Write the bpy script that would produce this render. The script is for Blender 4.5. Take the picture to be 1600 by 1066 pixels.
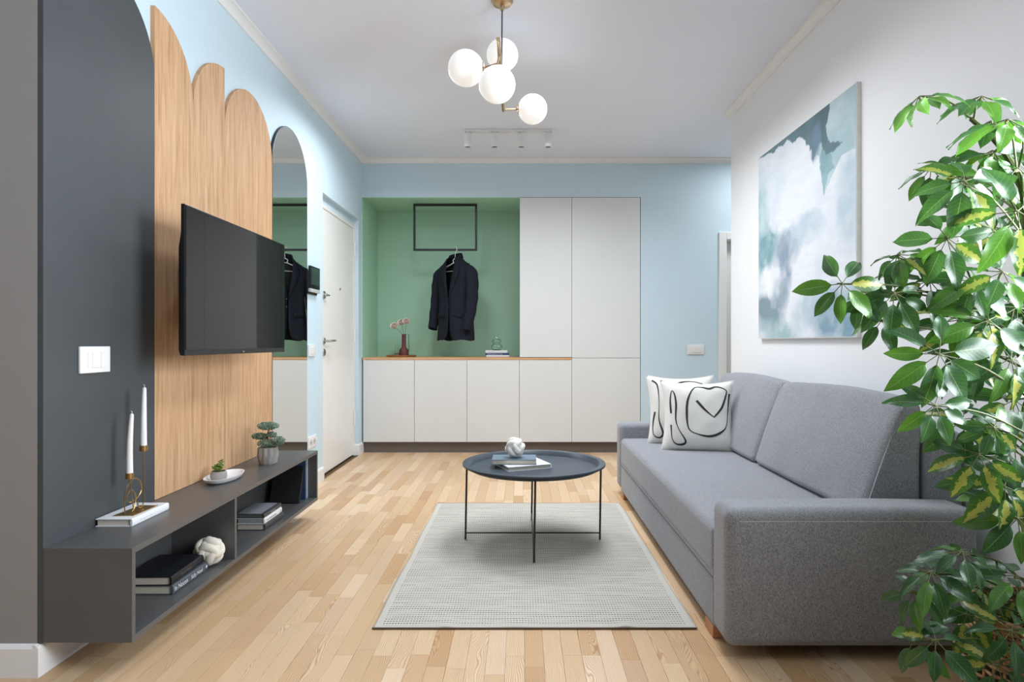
import bpy, math, random
import numpy as np
from mathutils import Vector, Matrix, noise

R = math.radians
for o in list(bpy.data.objects): bpy.data.objects.remove(o)
sc = bpy.context.scene
COL = sc.collection

# ------------------------------------------------------------------ camera
cam = bpy.data.objects.new('camera', bpy.data.cameras.new('camera'))
COL.objects.link(cam)
cam.location = (0, 0, 1.02); cam.rotation_euler = (R(90), 0, 0)
cam.data.sensor_width = 36; cam.data.lens = 978/1600*36
cam.data.shift_x = -15/1600; cam.data.shift_y = 3/1600
cam.data.clip_start = .05
sc.camera = cam

# ------------------------------------------------------------------ world, light, exposure
sc.view_settings.view_transform = 'Standard'
sc.view_settings.look = 'None'
sc.view_settings.gamma = 1
sc.view_settings.use_curve_mapping = False
sc.view_settings.exposure = 0.18
W = bpy.data.worlds.new('sky'); sc.world = W; W.use_nodes = True
W.node_tree.nodes['Background'].inputs[0].default_value = (.75, .87, 1, 1)
W.node_tree.nodes['Background'].inputs[1].default_value = 1.0

def area(name, loc, rot, sx, sy, power, color=(1, 1, 1), spread=180):
    l = bpy.data.lights.new(name, 'AREA'); l.shape = 'RECTANGLE'; l.size = sx; l.size_y = sy
    l.energy = power; l.color = color; l.spread = R(spread)
    o = bpy.data.objects.new(name, l); COL.objects.link(o); o.location = loc; o.rotation_euler = rot
    return o
# side light standing in for bounced flash, in an added window (shines towards -X)
area('side_light_right', (1.60, 1.15, 1.50), (0, R(90), 0), 1.1, .95, 74, (.88, .94, 1), 128)
# added fill from the left, set at an added window (shines towards +X)
area('fill_light_left', (-3.69, .1, 1.55), (0, R(-90), 0), 1.4, 2.2, 3, (.93, .97, 1))
# added soft fill under the ceiling, without lamps: room middle, entry and hall
area('ceiling_fill_room', (.44, 3.70, 2.69), (0, 0, 0), .6, 2.2, 37, (.91, .955, 1), 148)
area('ceiling_fill_entry', (-.78, 4.35, 2.69), (0, 0, 0), .45, .7, 18, (.91, .955, 1), 160)
area('ceiling_fill_hall', (2.3, 5.2, 2.70), (0, 0, 0), .5, .5, 12, (.95, .98, 1))
PENDANT_POWER = .04

# ------------------------------------------------------------------ helpers
def tag(o, label=None, cat=None, group=None, kind=None):
    if label: o['label'] = label
    if cat: o['category'] = cat
    if group: o['group'] = group
    if kind: o['kind'] = kind
    return o

def empty(name, loc=(0, 0, 0), rot=(0, 0, 0)):
    o = bpy.data.objects.new(name, None); COL.objects.link(o)
    o.empty_display_size = .05
    o.location = loc; o.rotation_euler = rot
    return o

class MB:
    """collects shapes into one mesh"""
    def __init__(s): s.v = []; s.f = []
    def add(s, vs, fs):
        n = len(s.v); s.v += [tuple(v) for v in vs]; s.f += [tuple(i+n for i in f) for f in fs]; return s
    def box(s, x0, x1, y0, y1, z0, z1):
        return s.add([(x0,y0,z0),(x1,y0,z0),(x1,y1,z0),(x0,y1,z0),(x0,y0,z1),(x1,y0,z1),(x1,y1,z1),(x0,y1,z1)],
            [(0,3,2,1),(4,5,6,7),(0,1,5,4),(1,2,6,5),(2,3,7,6),(3,0,4,7)])
    def prism(s, poly, axis, a, b):
        n = len(poly)
        def p(q, t):
            return {'x': (t, q[0], q[1]), 'y': (q[0], t, q[1]), 'z': (q[0], q[1], t)}[axis]
        return s.add([p(q, a) for q in poly]+[p(q, b) for q in poly],
            [tuple(range(n-1, -1, -1)), tuple(range(n, 2*n))]+[(i, (i+1) % n, n+(i+1) % n, n+i) for i in range(n)])
    def lathe(s, prof, c=(0, 0, 0), n=32, axis='z', closed=False, rib=0, ribn=0):
        """prof: list of (r, h)"""
        vs = []; m = len(prof)
        for i in range(n):
            a = 2*math.pi*i/n
            for r, h in prof:
                rr = r*(1+rib*math.cos(a*ribn)) if rib else r
                x, y, z = rr*math.cos(a), rr*math.sin(a), h
                if axis == 'x': x, y, z = z, x, y
                if axis == 'y': x, y, z = y, z, x
                vs.append((x+c[0], y+c[1], z+c[2]))
        fs = []
        k = m if closed else m-1
        for i in range(n):
            j = (i+1) % n
            for q in range(k):
                q2 = (q+1) % m
                fs.append((i*m+q, j*m+q, j*m+q2, i*m+q2))
        if not closed:
            if prof[0][0] > 1e-6: fs.append(tuple(i*m for i in range(n-1, -1, -1)))
            if prof[-1][0] > 1e-6: fs.append(tuple(i*m+m-1 for i in range(n)))
        return s.add(vs, fs)
    def tube(s, pts, r, n=8, closed=False, caps=True):
        pts = [Vector(p) for p in pts]; m = len(pts)
        rs = r if isinstance(r, (list, tuple)) else [r]*m
        up = None; vs = []
        for i, p in enumerate(pts):
            if closed: t = pts[(i+1) % m]-pts[i-1]
            else: t = pts[min(i+1, m-1)]-pts[max(i-1, 0)]
            t.normalize()
            if up is None:
                up = Vector((0, 0, 1)) if abs(t.z) < .9 else Vector((1, 0, 0))
            a = t.cross(up)
            if a.length < 1e-5: a = t.cross(Vector((0, 1, .1)))
            a.normalize(); b = a.cross(t).normalized(); up = b
            for k in range(n):
                w = 2*math.pi*k/n
                vs.append(p+a*(rs[i]*math.cos(w))+b*(rs[i]*math.sin(w)))
        fs = []
        for i in range(m if closed else m-1):
            j = (i+1) % m
            for k in range(n):
                k2 = (k+1) % n
                fs.append((i*n+k, i*n+k2, j*n+k2, j*n+k))
        if not closed and caps:
            fs.append(tuple(range(n-1, -1, -1))); fs.append(tuple((m-1)*n+k for k in range(n)))
        return s.add(vs, fs)
    def ball(s, c, r, n=16, sc3=(1, 1, 1)):
        prof = [(r*math.sin(math.pi*i/n), -r*math.cos(math.pi*i/n)) for i in range(n+1)]
        m = MB().lathe(prof, (0, 0, 0), n*2)
        return s.add([(v[0]*sc3[0]+c[0], v[1]*sc3[1]+c[1], v[2]*sc3[2]+c[2]) for v in m.v], m.f)
    def rbox(s, lo, hi, r, arc=4, mid=6, deform=None):
        """rounded box"""
        lo, hi = Vector(lo), Vector(hi); c = (lo+hi)/2; h = (hi-lo)/2
        r = min(r, *(x*.999 for x in h))
        def axis_samples(H):
            arcs = [r*math.tan(R(45)*i/arc) for i in range(arc+1)]
            a = [-(H-r)-x for x in reversed(arcs)]
            b = [(H-r)+x for x in arcs]
            m = [-(H-r)+2*(H-r)*i/mid for i in range(1, mid)]
            return a+m+b
        S = [axis_samples(x) for x in h]
        idx = {}; vs = []; fs = []
        def vert(q):
            key = tuple(round(x, 6) for x in q)
            if key in idx: return idx[key]
            inner = Vector([max(-(h[i]-r), min(h[i]-r, q[i])) for i in range(3)])
            d = Vector(q)-inner
            p = inner+d.normalized()*r if d.length > 1e-9 else Vector(q)
            p = p+c
            if deform: p = Vector(deform(p, c, h))
            idx[key] = len(vs); vs.append(p); return idx[key]
        for ax in range(3):
            u, v = (ax+1) % 3, (ax+2) % 3
            for sgn in (-1, 1):
                for i in range(len(S[u])-1):
                    for j in range(len(S[v])-1):
                        q = []
                        for (a, b) in ((i, j), (i+1, j), (i+1, j+1), (i, j+1)):
                            p = [0, 0, 0]; p[ax] = sgn*h[ax]; p[u] = S[u][a]; p[v] = S[v][b]
                            q.append(vert(p))
                        if sgn < 0: q.reverse()
                        if len(set(q)) >= 3: fs.append(tuple(dict.fromkeys(q)))
        return s.add(vs, fs)
    def mesh(s, name, off=(0, 0, 0), smooth=False, sharp=35):
        me = bpy.data.meshes.new(name)
        me.from_pydata([(v[0]-off[0], v[1]-off[1], v[2]-off[2]) for v in s.v], [], s.f)
        me.update()
        if smooth:
            me.polygons.foreach_set('use_smooth', [True]*len(me.polygons))
            me.set_sharp_from_angle(angle=R(sharp))
        return me
    def build(s, name, mat, parent=None, world=True, smooth=False, sharp=35, bevel=0, loc=None):
        """coordinates are world coordinates unless world=False (then local to the parent)"""
        off = Vector((0, 0, 0))
        if parent is not None and world:
            q = parent
            while q.parent: q = q.parent
            off = q.location
        if parent is None and loc: off = Vector(loc)
        me = s.mesh(name, off, smooth, sharp)
        me.materials.append(mat)
        o = bpy.data.objects.new(name, me); COL.objects.link(o)
        if parent is not None: o.parent = parent
        elif loc: o.location = loc
        if bevel:
            b = o.modifiers.new('bevel', 'BEVEL'); b.width = bevel; b.segments = 2; b.limit_method = 'ANGLE'; b.harden_normals = False
        return o

def copy_tree(o, parent=None):
    c = o.copy(); COL.objects.link(c)
    if parent is not None: c.parent = parent
    for ch in list(o.children): copy_tree(ch, c)
    return c

def arc2(cx, cy, r, a0, a1, n=24):
    return [(cx+r*math.cos(R(a0+(a1-a0)*i/n)), cy+r*math.sin(R(a0+(a1-a0)*i/n))) for i in range(n+1)]

def catmull(P, n=8, closed=False):
    P = [Vector(p) for p in P]; out = []; m = len(P)
    rng = range(m if closed else m-1)
    for i in rng:
        if closed: a, b, c, d = P[(i-1) % m], P[i], P[(i+1) % m], P[(i+2) % m]
        else: a, b, c, d = P[max(i-1, 0)], P[i], P[i+1], P[min(i+2, m-1)]
        for k in range(n):
            t = k/n
            out.append(.5*((2*b)+(c-a)*t+(2*a-5*b+4*c-d)*t*t+(-a+3*b-3*c+d)*t**3))
    if not closed: out.append(P[-1])
    return out

# ------------------------------------------------------------------ materials
def srgb(r, g, b):
    f = lambda c: (c/255/12.92) if c/255 <= .04045 else ((c/255+.055)/1.055)**2.4
    return (f(r), f(g), f(b), 1)

class NT:
    def __init__(s, name):
        s.m = bpy.data.materials.new(name); s.m.use_nodes = True
        s.t = s.m.node_tree; s.p = s.t.nodes['Principled BSDF']; s.out = s.t.nodes['Material Output']
    def n(s, typ, **kw):
        x = s.t.nodes.new(typ)
        for k, v in kw.items(): setattr(x, k, v)
        return x
    def l(s, a, b): s.t.links.new(a, b)
    def set(s, **kw):
        for k, v in kw.items(): s.p.inputs[k.replace('_', ' ')].default_value = v
    def val(s, sock, v):
        if hasattr(v, 'links') or hasattr(v, 'is_linked'): s.l(v, sock)
        else: sock.default_value = v
    def math(s, op, a, b=0.0, c=None, clamp=False):
        x = s.n('ShaderNodeMath', operation=op); x.use_clamp = clamp
        s.val(x.inputs[0], a); s.val(x.inputs[1], b)
        if c is not None: s.val(x.inputs[2], c)
        return x.outputs[0]
    def mix(s, f, a, b, blend='MIX'):
        x = s.n('ShaderNodeMix', data_type='RGBA', blend_type=blend)
        s.val(x.inputs[0], f); s.val(x.inputs[6], a); s.val(x.inputs[7], b)
        return x.outputs[2]
    def pos(s): return s.n('ShaderNodeNewGeometry').outputs['Position']
    def mapping(s, vec, scale=(1, 1, 1), loc=(0, 0, 0), rot=(0, 0, 0)):
        x = s.n('ShaderNodeMapping'); s.l(vec, x.inputs[0])
        s.val(x.inputs['Location'], loc); x.inputs['Rotation'].default_value = rot; x.inputs['Scale'].default_value = scale
        return x.outputs[0]
    def noise(s, vec, scale=5, detail=3, rough=.5, dist=0):
        x = s.n('ShaderNodeTexNoise'); s.l(vec, x.inputs['Vector'])
        x.inputs['Scale'].default_value = scale; x.inputs['Detail'].default_value = detail
        x.inputs['Roughness'].default_value = rough; x.inputs['Distortion'].default_value = dist
        return x.outputs['Fac']
    def ramp(s, fac, stops, interp='LINEAR'):
        x = s.n('ShaderNodeValToRGB'); s.l(fac, x.inputs[0]); e = x.color_ramp.elements
        x.color_ramp.interpolation = interp
        while len(e) < len(stops): e.new(.5)
        for el, (p, c) in zip(e, stops): el.position = p; el.color = c
        return x.outputs[0]
    def bump(s, h, strength=.2, dist=.001):
        b = s.n('ShaderNodeBump'); b.inputs['Strength'].default_value = strength; b.inputs['Distance'].default_value = dist
        s.l(h, b.inputs['Height']); s.l(b.outputs[0], s.p.inputs['Normal'])

def plain(name, col, rough=.5, metal=0, spec=.5, var=.03, nscale=12, bump=0, bscale=200, coat=0):
    t = NT(name); t.set(Roughness=rough, Metallic=metal); t.p.inputs['Specular IOR Level'].default_value = spec
    t.p.inputs['Coat Weight'].default_value = coat
    p = t.pos()
    nz = t.noise(p, nscale, 4, .55)
    c0 = tuple(max(0, x*(1-var)) for x in col[:3])+(1,); c1 = tuple(min(1, x*(1+var)) for x in col[:3])+(1,)
    t.l(t.ramp(nz, [(.3, c0), (.7, c1)]), t.p.inputs['Base Color'])
    if bump: t.bump(t.noise(p, bscale, 3, .6), bump, .001)
    return t.m

M = {}
M['blue'] = plain('blue_paint', srgb(208, 229, 240), .6, var=.012, nscale=3, bump=.08, bscale=260)
M['white_wall'] = plain('white_paint', srgb(240, 242, 245), .6, var=.01, nscale=3, bump=.08, bscale=260)
M['ceiling'] = plain('ceiling_paint', srgb(234, 239, 250), .75, var=.01, nscale=2)
M['trim'] = plain('trim_white', srgb(238, 238, 238), .4, var=.01)
M['green'] = plain('green_lacquer', srgb(172, 215, 190), .45, var=.02, nscale=4)
M['cab'] = plain('cabinet_white', srgb(226, 228, 228), .38, var=.012, nscale=3)
M['plinth'] = plain('plinth_taupe', srgb(105, 98, 94), .4, var=.03)
M['door'] = plain('door_white', srgb(243, 242, 238), .35, var=.01)
M['dark'] = plain('dark_laminate', srgb(73, 77, 80), .5, spec=.3, var=.06, nscale=5, bump=.05, bscale=90)
M['dark_in'] = plain('console_laminate', srgb(83, 84, 85), .36, spec=.6, var=.05, nscale=9, bump=.05, bscale=90)
M['black'] = plain('black_metal', srgb(28, 30, 33), .4, var=.05)
M['blackplastic'] = plain('black_plastic', srgb(16, 16, 18), .35, var=.05)
M['white_plastic'] = plain('white_plastic', srgb(238, 238, 238), .3, var=.01)
M['steel'] = plain('steel', srgb(190, 190, 190), .22, metal=1, var=.02)
M['bar_silver'] = plain('silver_plastic', srgb(190, 192, 194), .35)
M['brass'] = plain('brass', srgb(196, 158, 100), .3, metal=1, var=.05, nscale=30)
M['brass_lamp'] = plain('brushed_brass', srgb(190, 165, 135), .32, metal=1, var=.05, nscale=30)
M['copper'] = plain('copper', srgb(200, 145, 105), .22, metal=1, var=.06, nscale=20)
M['tray'] = plain('tray_blue_black', srgb(60, 70, 82), .38, var=.05, nscale=8)
M['cord'] = plain('cord_black', srgb(50, 50, 52), .5)
M['paper'] = plain('paper_edge', srgb(212, 204, 190), .8, var=.06, nscale=120)
M['book_white'] = plain('book_white', srgb(238, 240, 245), .4, var=.01)
M['book_navy'] = plain('book_navy', srgb(20, 24, 32), .45, var=.08)
M['book_slate'] = plain('book_slate', srgb(84, 90, 98), .4, var=.05)
M['book_bluegrey'] = plain('book_bluegrey', srgb(104, 124, 142), .5, var=.04)
M['book_charcoal'] = plain('book_charcoal', srgb(66, 68, 72), .45, var=.05)
M['book_black'] = plain('book_black', srgb(34, 34, 36), .45, var=.06)
M['book_blue'] = plain('book_blue', srgb(52, 72, 110), .5, var=.05)
M['book_paleblue'] = plain('book_paleblue', srgb(140, 165, 200), .5, var=.05)
M['book_royal'] = plain('book_royal_blue', srgb(48, 64, 120), .5, var=.04)
M['book_cream'] = plain('book_cream', srgb(222, 216, 200), .5, var=.04)
M['ink'] = plain('ink_black', srgb(44, 42, 42), .7)
M['ink_white'] = plain('ink_white', srgb(235, 235, 235), .6)
M['candle'] = plain('candle_wax', srgb(240, 240, 240), .45, var=.01)
M['candle'].node_tree.nodes['Principled BSDF'].inputs['Subsurface Weight'].default_value = .2
M['candle'].node_tree.nodes['Principled BSDF'].inputs['Subsurface Radius'].default_value = (.01, .01, .01)
M['ceramic'] = plain('white_ceramic', srgb(236, 236, 238), .35, var=.01)
M['stone'] = plain('grey_stone', srgb(162, 160, 156), .8, var=.08, nscale=60, bump=.2, bscale=300)
M['knot'] = plain('knot_plaster', srgb(226, 221, 208), .75, var=.03, nscale=60, bump=.15, bscale=250)
M['knot_white'] = plain('knot_white', srgb(240, 239, 235), .7, var=.02, nscale=60, bump=.1, bscale=250)
M['burgundy'] = plain('burgundy_matte', srgb(104, 52, 54), .55, var=.05)
M['petal'] = plain('petal_pink', srgb(250, 226, 216), .7, var=.10, nscale=90)
M['stem'] = plain('flower_stem', srgb(60, 78, 52), .6)
M['trunk'] = plain('plant_stem', srgb(84, 92, 48), .7, var=.25, nscale=60, bump=.3, bscale=150)
M['bark'] = plain('bark_brown', srgb(110, 84, 60), .8, var=.2, nscale=80)
M['legwood'] = plain('leg_wood', srgb(190, 134, 98), .5, var=.1, nscale=20)
M['hanger'] = plain('hanger_white', srgb(240, 240, 240), .35)
M['soil'] = plain('soil', srgb(58, 44, 34), .95, var=.3, nscale=80, bump=.6, bscale=150)
M['succulent'] = plain('succulent_green', srgb(112, 140, 62), .5, var=.25, nscale=60)
M['bonsai'] = plain('bonsai_green', srgb(112, 140, 120), .6, var=.35, nscale=70)

def wood_vertical():
    t = NT('oak_veneer'); t.set(Roughness=.65); t.p.inputs['Specular IOR Level'].default_value = .3
    p = t.pos()
    v = t.mapping(p, (9, 9, .55))
    a = t.noise(v, 5, 6, .65, .6)
    b = t.noise(t.mapping(p, (60, 60, 1.6)), 6, 3, .6)
    c = t.ramp(a, [(.28, srgb(186, 141, 102)), (.5, srgb(212, 171, 131)), (.72, srgb(226, 189, 152))])
    d = t.ramp(b, [(.35, (.72, .68, .64, 1)), (.6, (1, 1, 1, 1))])
    t.l(t.mix(.55, c, d, 'MULTIPLY'), t.p.inputs['Base Color'])
    t.bump(b, .1, .0005)
    return t.m
M['oak'] = wood_vertical()
def wood_top():
    t = NT('oak_worktop'); t.set(Roughness=.4)
    a = t.noise(t.mapping(t.pos(), (.6, 12, 12)), 6, 5, .6, .4)
    t.l(t.ramp(a, [(.3, srgb(198, 150, 106)), (.7, srgb(226, 184, 142))]), t.p.inputs['Base Color'])
    return t.m
M['worktop'] = wood_top()

def floor_mat(name, island):
    t = NT(name); p = t.pos()
    if island: rnd = t.n('ShaderNodeNewGeometry').outputs['Random Per Island']
    else: rnd = t.n('ShaderNodeObjectInfo').outputs['Random']
    r2 = t.math('FRACT', t.math('MULTIPLY', rnd, 17.31)); r3 = t.math('FRACT', t.math('MULTIPLY', rnd, 91.7))
    off = t.n('ShaderNodeCombineXYZ'); t.l(t.math('MULTIPLY', rnd, 53.0), off.inputs[0]); t.l(t.math('MULTIPLY', r2, 31.0), off.inputs[1])
    v = t.mapping(p, (1, 1, 1)); va = t.n('ShaderNodeVectorMath', operation='ADD'); t.l(v, va.inputs[0]); t.l(off.outputs[0], va.inputs[1])
    V = va.outputs[0]
    # growth rings: x distorted by stretched noise
    dn = t.noise(t.mapping(V, (7, 1.3, 1)), 1.6, 2, .5)
    sx = t.n('ShaderNodeSeparateXYZ'); t.l(V, sx.inputs[0])
    amp = t.math('MULTIPLY_ADD', t.math('POWER', r3, 2.5), .16, .03)
    coord = t.math('ADD', sx.outputs[0], t.math('MULTIPLY', dn, amp))
    ring = t.math('FRACT', t.math('MULTIPLY', coord, 190.0))
    ring = t.math('ABSOLUTE', t.math('MULTIPLY_ADD', ring, 2.0, -1.0))
    ring = t.math('POWER', ring, 2.2)
    fine = t.noise(t.mapping(V, (260, 7, 1)), 1, 3, .6)
    tone = t.ramp(rnd, [(0, srgb(226, 196, 158)), (.2, srgb(214, 180, 138)), (.42, srgb(233, 206, 171)), (.62, srgb(220, 186, 144)), (.8, srgb(206, 166, 122)), (.9, srgb(238, 214, 184)), (1, srgb(198, 156, 116))])
    grainc = t.mix(t.math('MULTIPLY', ring, t.math('MULTIPLY_ADD', r2, .55, .22)), (1, 1, 1, 1), srgb(176, 132, 92))
    c = t.mix(1.0, tone, grainc, 'MULTIPLY')
    c = t.mix(.35, c, t.ramp(fine, [(.3, (.72, .7, .66, 1)), (.6, (1, 1, 1, 1))]), 'MULTIPLY')
    t.l(c, t.p.inputs['Base Color'])
    rr = t.math('MULTIPLY_ADD', fine, .14, .30); t.l(rr, t.p.inputs['Roughness'])
    t.bump(fine, .08, .0004)
    return t.m
M['plank'] = floor_mat('ash_parquet', False)
M['plank_far'] = floor_mat('ash_parquet_islands', True)
M['subfloor'] = plain('subfloor', srgb(120, 92, 62), .8)

def fabric(name, c0, c1, sc_=900, vert=True):
    t = NT(name); t.set(Roughness=.92); t.p.inputs['Specular IOR Level'].default_value = .15
    t.p.inputs['Sheen Weight'].default_value = .25; t.p.inputs['Sheen Roughness'].default_value = .5
    p = t.pos()
    a = t.noise(t.mapping(p, (sc_*1.6, sc_*1.6, sc_*.35)), 1, 2, .7)
    b = t.noise(t.mapping(p, (sc_*.8, sc_*.8, sc_*1.5)), 1, 2, .7)
    w = t.n('ShaderNodeTexNoise'); f = t.math('MULTIPLY_ADD', t.math('ADD', a, b), .5, 0)
    big = t.noise(p, 6, 3, .5)
    c = t.ramp(f, [(.38, c0), (.62, c1)])
    c = t.mix(.12, c, t.ramp(big, [(.3, (.6, .6, .6, 1)), (.7, (1, 1, 1, 1))]), 'MULTIPLY')
    t.l(c, t.p.inputs['Base Color'])
    t.bump(f, .5, .0012)
    return t.m
M['sofa'] = fabric('grey_weave', srgb(98, 100, 106), srgb(176, 178, 185), 420)
M['pillow'] = fabric('cream_linen', srgb(226, 224, 218), srgb(246, 245, 241), 500)
M['sofa_seam'] = plain('seam_thread', srgb(80, 80, 84), .9)
M['seam_light'] = plain('seam_thread_light', srgb(190, 190, 194), .9)

def suit():
    t = NT('navy_suit_wool'); t.set(Roughness=.9); t.p.inputs['Specular IOR Level'].default_value = .2
    tc = t.n('ShaderNodeTexCoord').outputs['Object']
    a = t.noise(t.mapping(tc, (300, 300, 60)), 1, 2, .7)
    t.l(t.ramp(a, [(.35, srgb(20, 22, 31)), (.65, srgb(42, 46, 58))]), t.p.inputs['Base Color'])
    t.bump(t.noise(tc, 14, 3, .5), .35, .01)
    return t.m
M['suit'] = suit()
M['lining'] = plain('lining_black', srgb(14, 14, 18), .5)

def rug_mat():
    t = NT('rug_weave'); t.set(Roughness=.95); t.p.inputs['Specular IOR Level'].default_value = .1
    tc = t.n('ShaderNodeTexCoord').outputs['Object']
    s = t.n('ShaderNodeSeparateXYZ'); t.l(tc, s.inputs[0]); X, Y = s.outputs[0], s.outputs[1]
    wob = t.noise(t.mapping(tc, (4, 9, 1)), 1, 2, .5)
    row = t.math('FRACT', t.math('MULTIPLY', t.math('MULTIPLY_ADD', wob, .003, Y), 56.0))   # one row every 18 mm
    rowm = t.math('COMPARE', row, .5, .15)
    dash = t.math('FRACT', t.math('MULTIPLY', t.math('MULTIPLY_ADD', wob, .012, X), 96.0))
    dm = t.math('COMPARE', dash, .5, .30)
    fade = t.noise(t.mapping(tc, (5, 50, 1)), 1, 2, .6)
    fm = t.ramp(fade, [(.34, (.22, .22, .22, 1)), (.56, (1, 1, 1, 1))])
    ex = t.math('LESS_THAN', t.math('ABSOLUTE', X), .548)
    ey = t.math('LESS_THAN', t.math('ABSOLUTE', Y), .848)
    m = t.math('MULTIPLY', t.math('MULTIPLY', rowm, dm), t.math('MULTIPLY', ex, ey))
    m = t.math('MULTIPLY', m, fm)
    weave = t.noise(t.mapping(tc, (420, 420, 1)), 1, 2, .6)
    base = t.ramp(weave, [(.32, srgb(182, 177, 168)), (.68, srgb(217, 213, 205))])
    t.l(t.mix(m, base, srgb(48, 44, 40)), t.p.inputs['Base Color'])
    rib = t.math('SINE', t.math('MULTIPLY', Y, 2*math.pi*112))
    t.bump(t.math('ADD', t.math('MULTIPLY', rib, .5), weave), .5, .0015)
    return t.m
M['rug'] = rug_mat()
M['rug_back'] = plain('rug_underside', srgb(96, 76, 62), .9)

def glass(name, col=(1, 1, 1, 1), rough=0.02):
    t = NT(name); t.set(Roughness=rough, IOR=1.45); t.p.inputs['Transmission Weight'].default_value = 1
    t.p.inputs['Base Color'].default_value = col
    return t.m
M['glass'] = glass('clear_glass', (.86, .95, .90, 1))
M['window_glass'] = glass('window_glass')
def mirror():
    t = NT('mirror_silver'); t.set(Roughness=.015, Metallic=1); t.p.inputs['Base Color'].default_value = (.86, .88, .86, 1); return t.m
M['mirror'] = mirror()
def screen():
    t = NT('tv_screen_gloss'); t.set(Roughness=.03); t.p.inputs['Base Color'].default_value = (.006, .006, .007, 1)
    t.p.inputs['Specular IOR Level'].default_value = .4; t.p.inputs['Coat Weight'].default_value = .0; t.p.inputs['Coat Roughness'].default_value = .05
    return t.m
M['screen'] = screen()
def globe():
    t = NT('opal_glass_lit'); t.set(Roughness=.25); t.p.inputs['Base Color'].default_value = (.9, .9, .88, 1)
    t.p.inputs['Emission Color'].default_value = (1, .985, .95, 1); t.p.inputs['Emission Strength'].default_value = .38
    return t.m
M['globe'] = globe()
def lens():
    t = NT('spot_lens_glass'); t.set(Roughness=.1); t.p.inputs['Base Color'].default_value = (.05, .05, .05, 1); return t.m
M['lens'] = lens()
def intercom_screen():
    t = NT('intercom_screen'); t.set(Roughness=.15); t.p.inputs['Base Color'].default_value = srgb(50, 68, 62); return t.m
M['ic_screen'] = intercom_screen()

def leaf_mat(name, dark, light, varieg):
    t = NT(name)
    oi = t.n('ShaderNodeObjectInfo').outputs['Random']; tc = t.n('ShaderNodeTexCoord').outputs['UV']
    isl = t.n('ShaderNodeNewGeometry').outputs['Random Per Island']
    rnd = t.math('FRACT', t.math('ADD', t.math('MULTIPLY', oi, 7.13), t.math('MULTIPLY', isl, 3.1)))
    s = t.n('ShaderNodeSeparateXYZ'); t.l(tc, s.inputs[0])
    u = t.math('ABSOLUTE', t.math('MULTIPLY_ADD', s.outputs[0], 2.0, -1.0))
    sh = t.n('ShaderNodeCombineXYZ'); t.l(t.math('MULTIPLY', rnd, 40.0), sh.inputs[2])
    va = t.n('ShaderNodeVectorMath', operation='ADD'); t.l(tc, va.inputs[0]); t.l(sh.outputs[0], va.inputs[1])
    nz = t.noise(t.mapping(va.outputs[0], (3, 7, 1)), 1.3, 3, .6)
    base = t.mix(t.noise(va.outputs[0], 2.2, 2, .5), dark, light)
    vein = t.math('LESS_THAN', u, .035)
    base = t.mix(t.math('MULTIPLY', vein, .55), base, srgb(150, 178, 110))
    side = t.math('SINE', t.math('MULTIPLY', t.math('ADD', s.outputs[1], t.math('MULTIPLY', u, -.18)), 62.0))
    base = t.mix(t.math('MULTIPLY', t.math('GREATER_THAN', side, .82), .10), base, srgb(150, 185, 120))
    if varieg:
        edge = t.math('MULTIPLY_ADD', nz, 1.5, -.35)
        ms = t.math('LESS_THAN', u, edge)
        base = t.mix(t.math('MULTIPLY', ms, .9), base, srgb(172, 172, 84))
    t.l(base, t.p.inputs['Base Color']); t.set(Roughness=.32)
    t.p.inputs['Specular IOR Level'].default_value = .5
    t.bump(t.math('MULTIPLY', side, .2), .15, .001)
    tr = t.n('ShaderNodeBsdfTranslucent')
    t.l(t.mix(.25, base, srgb(120, 190, 30)), tr.inputs[0])
    mx = t.n('ShaderNodeMixShader'); mx.inputs[0].default_value = .33
    t.l(t.p.outputs[0], mx.inputs[1]); t.l(tr.outputs[0], mx.inputs[2]); t.l(mx.outputs[0], t.out.inputs[0])
    return t.m
M['leaf'] = leaf_mat('umbrella_leaf_green', srgb(30, 64, 42), srgb(60, 100, 62), False)
M['leaf_light'] = leaf_mat('umbrella_leaf_light', srgb(52, 98, 40), srgb(88, 134, 50), False)
M['leaf_var'] = leaf_mat('umbrella_leaf_variegated', srgb(34, 72, 34), srgb(62, 104, 44), True)
def wicker():
    t = NT('wicker_weave'); t.set(Roughness=.7)
    a = t.noise(t.pos(), 90, 3, .6)
    t.l(t.ramp(a, [(.3, srgb(100, 72, 44)), (.7, srgb(176, 142, 100))]), t.p.inputs['Base Color']); return t.m
M['wicker'] = wicker()

# ------------------------------------------------------------------ room shell
XL, XR, YB, ZC = -1.482, 1.550, 5.80, 2.727
YW = 1.915            # where the left wall ends (outer corner near the camera)
YR = 4.63             # where the right wall ends
def struct(o): return tag(o, kind='structure')

fl = MB().box(-3.7, 3.2, -2.6, 6.6, -.10, -.012).build('floor', M['subfloor']); struct(fl)
struct(MB().box(-3.9, 3.4, -2.8, 6.8, ZC, ZC+.15).build('ceiling', M['ceiling']))
# left wall with the recess of the entrance door
D0, D1, DZ = 4.665, 5.69, 2.143
w = MB().box(XL-.16, XL, YW+.10, D0, -.1, ZC).box(XL-.16, XL, D0, D1, DZ, ZC).box(XL-.16, XL, D1, 6.55, -.1, ZC)
w.box(XL-.22, XL-.16, D0-.1, D1+.1, -.1, DZ+.1)
w.box(XL-.16, -1.522, D0, D1, 2.084, DZ)
wl = w.build('wall_left', M['blue']); struct(wl)
struct(MB().box(-3.7, XL, YW, YW+.10, -.1, ZC).build('wall_return', plain('shaded_white_paint', srgb(150, 148, 146), .6, var=.01)))  # white return wall; its deep shade is put into the darker colour
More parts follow.
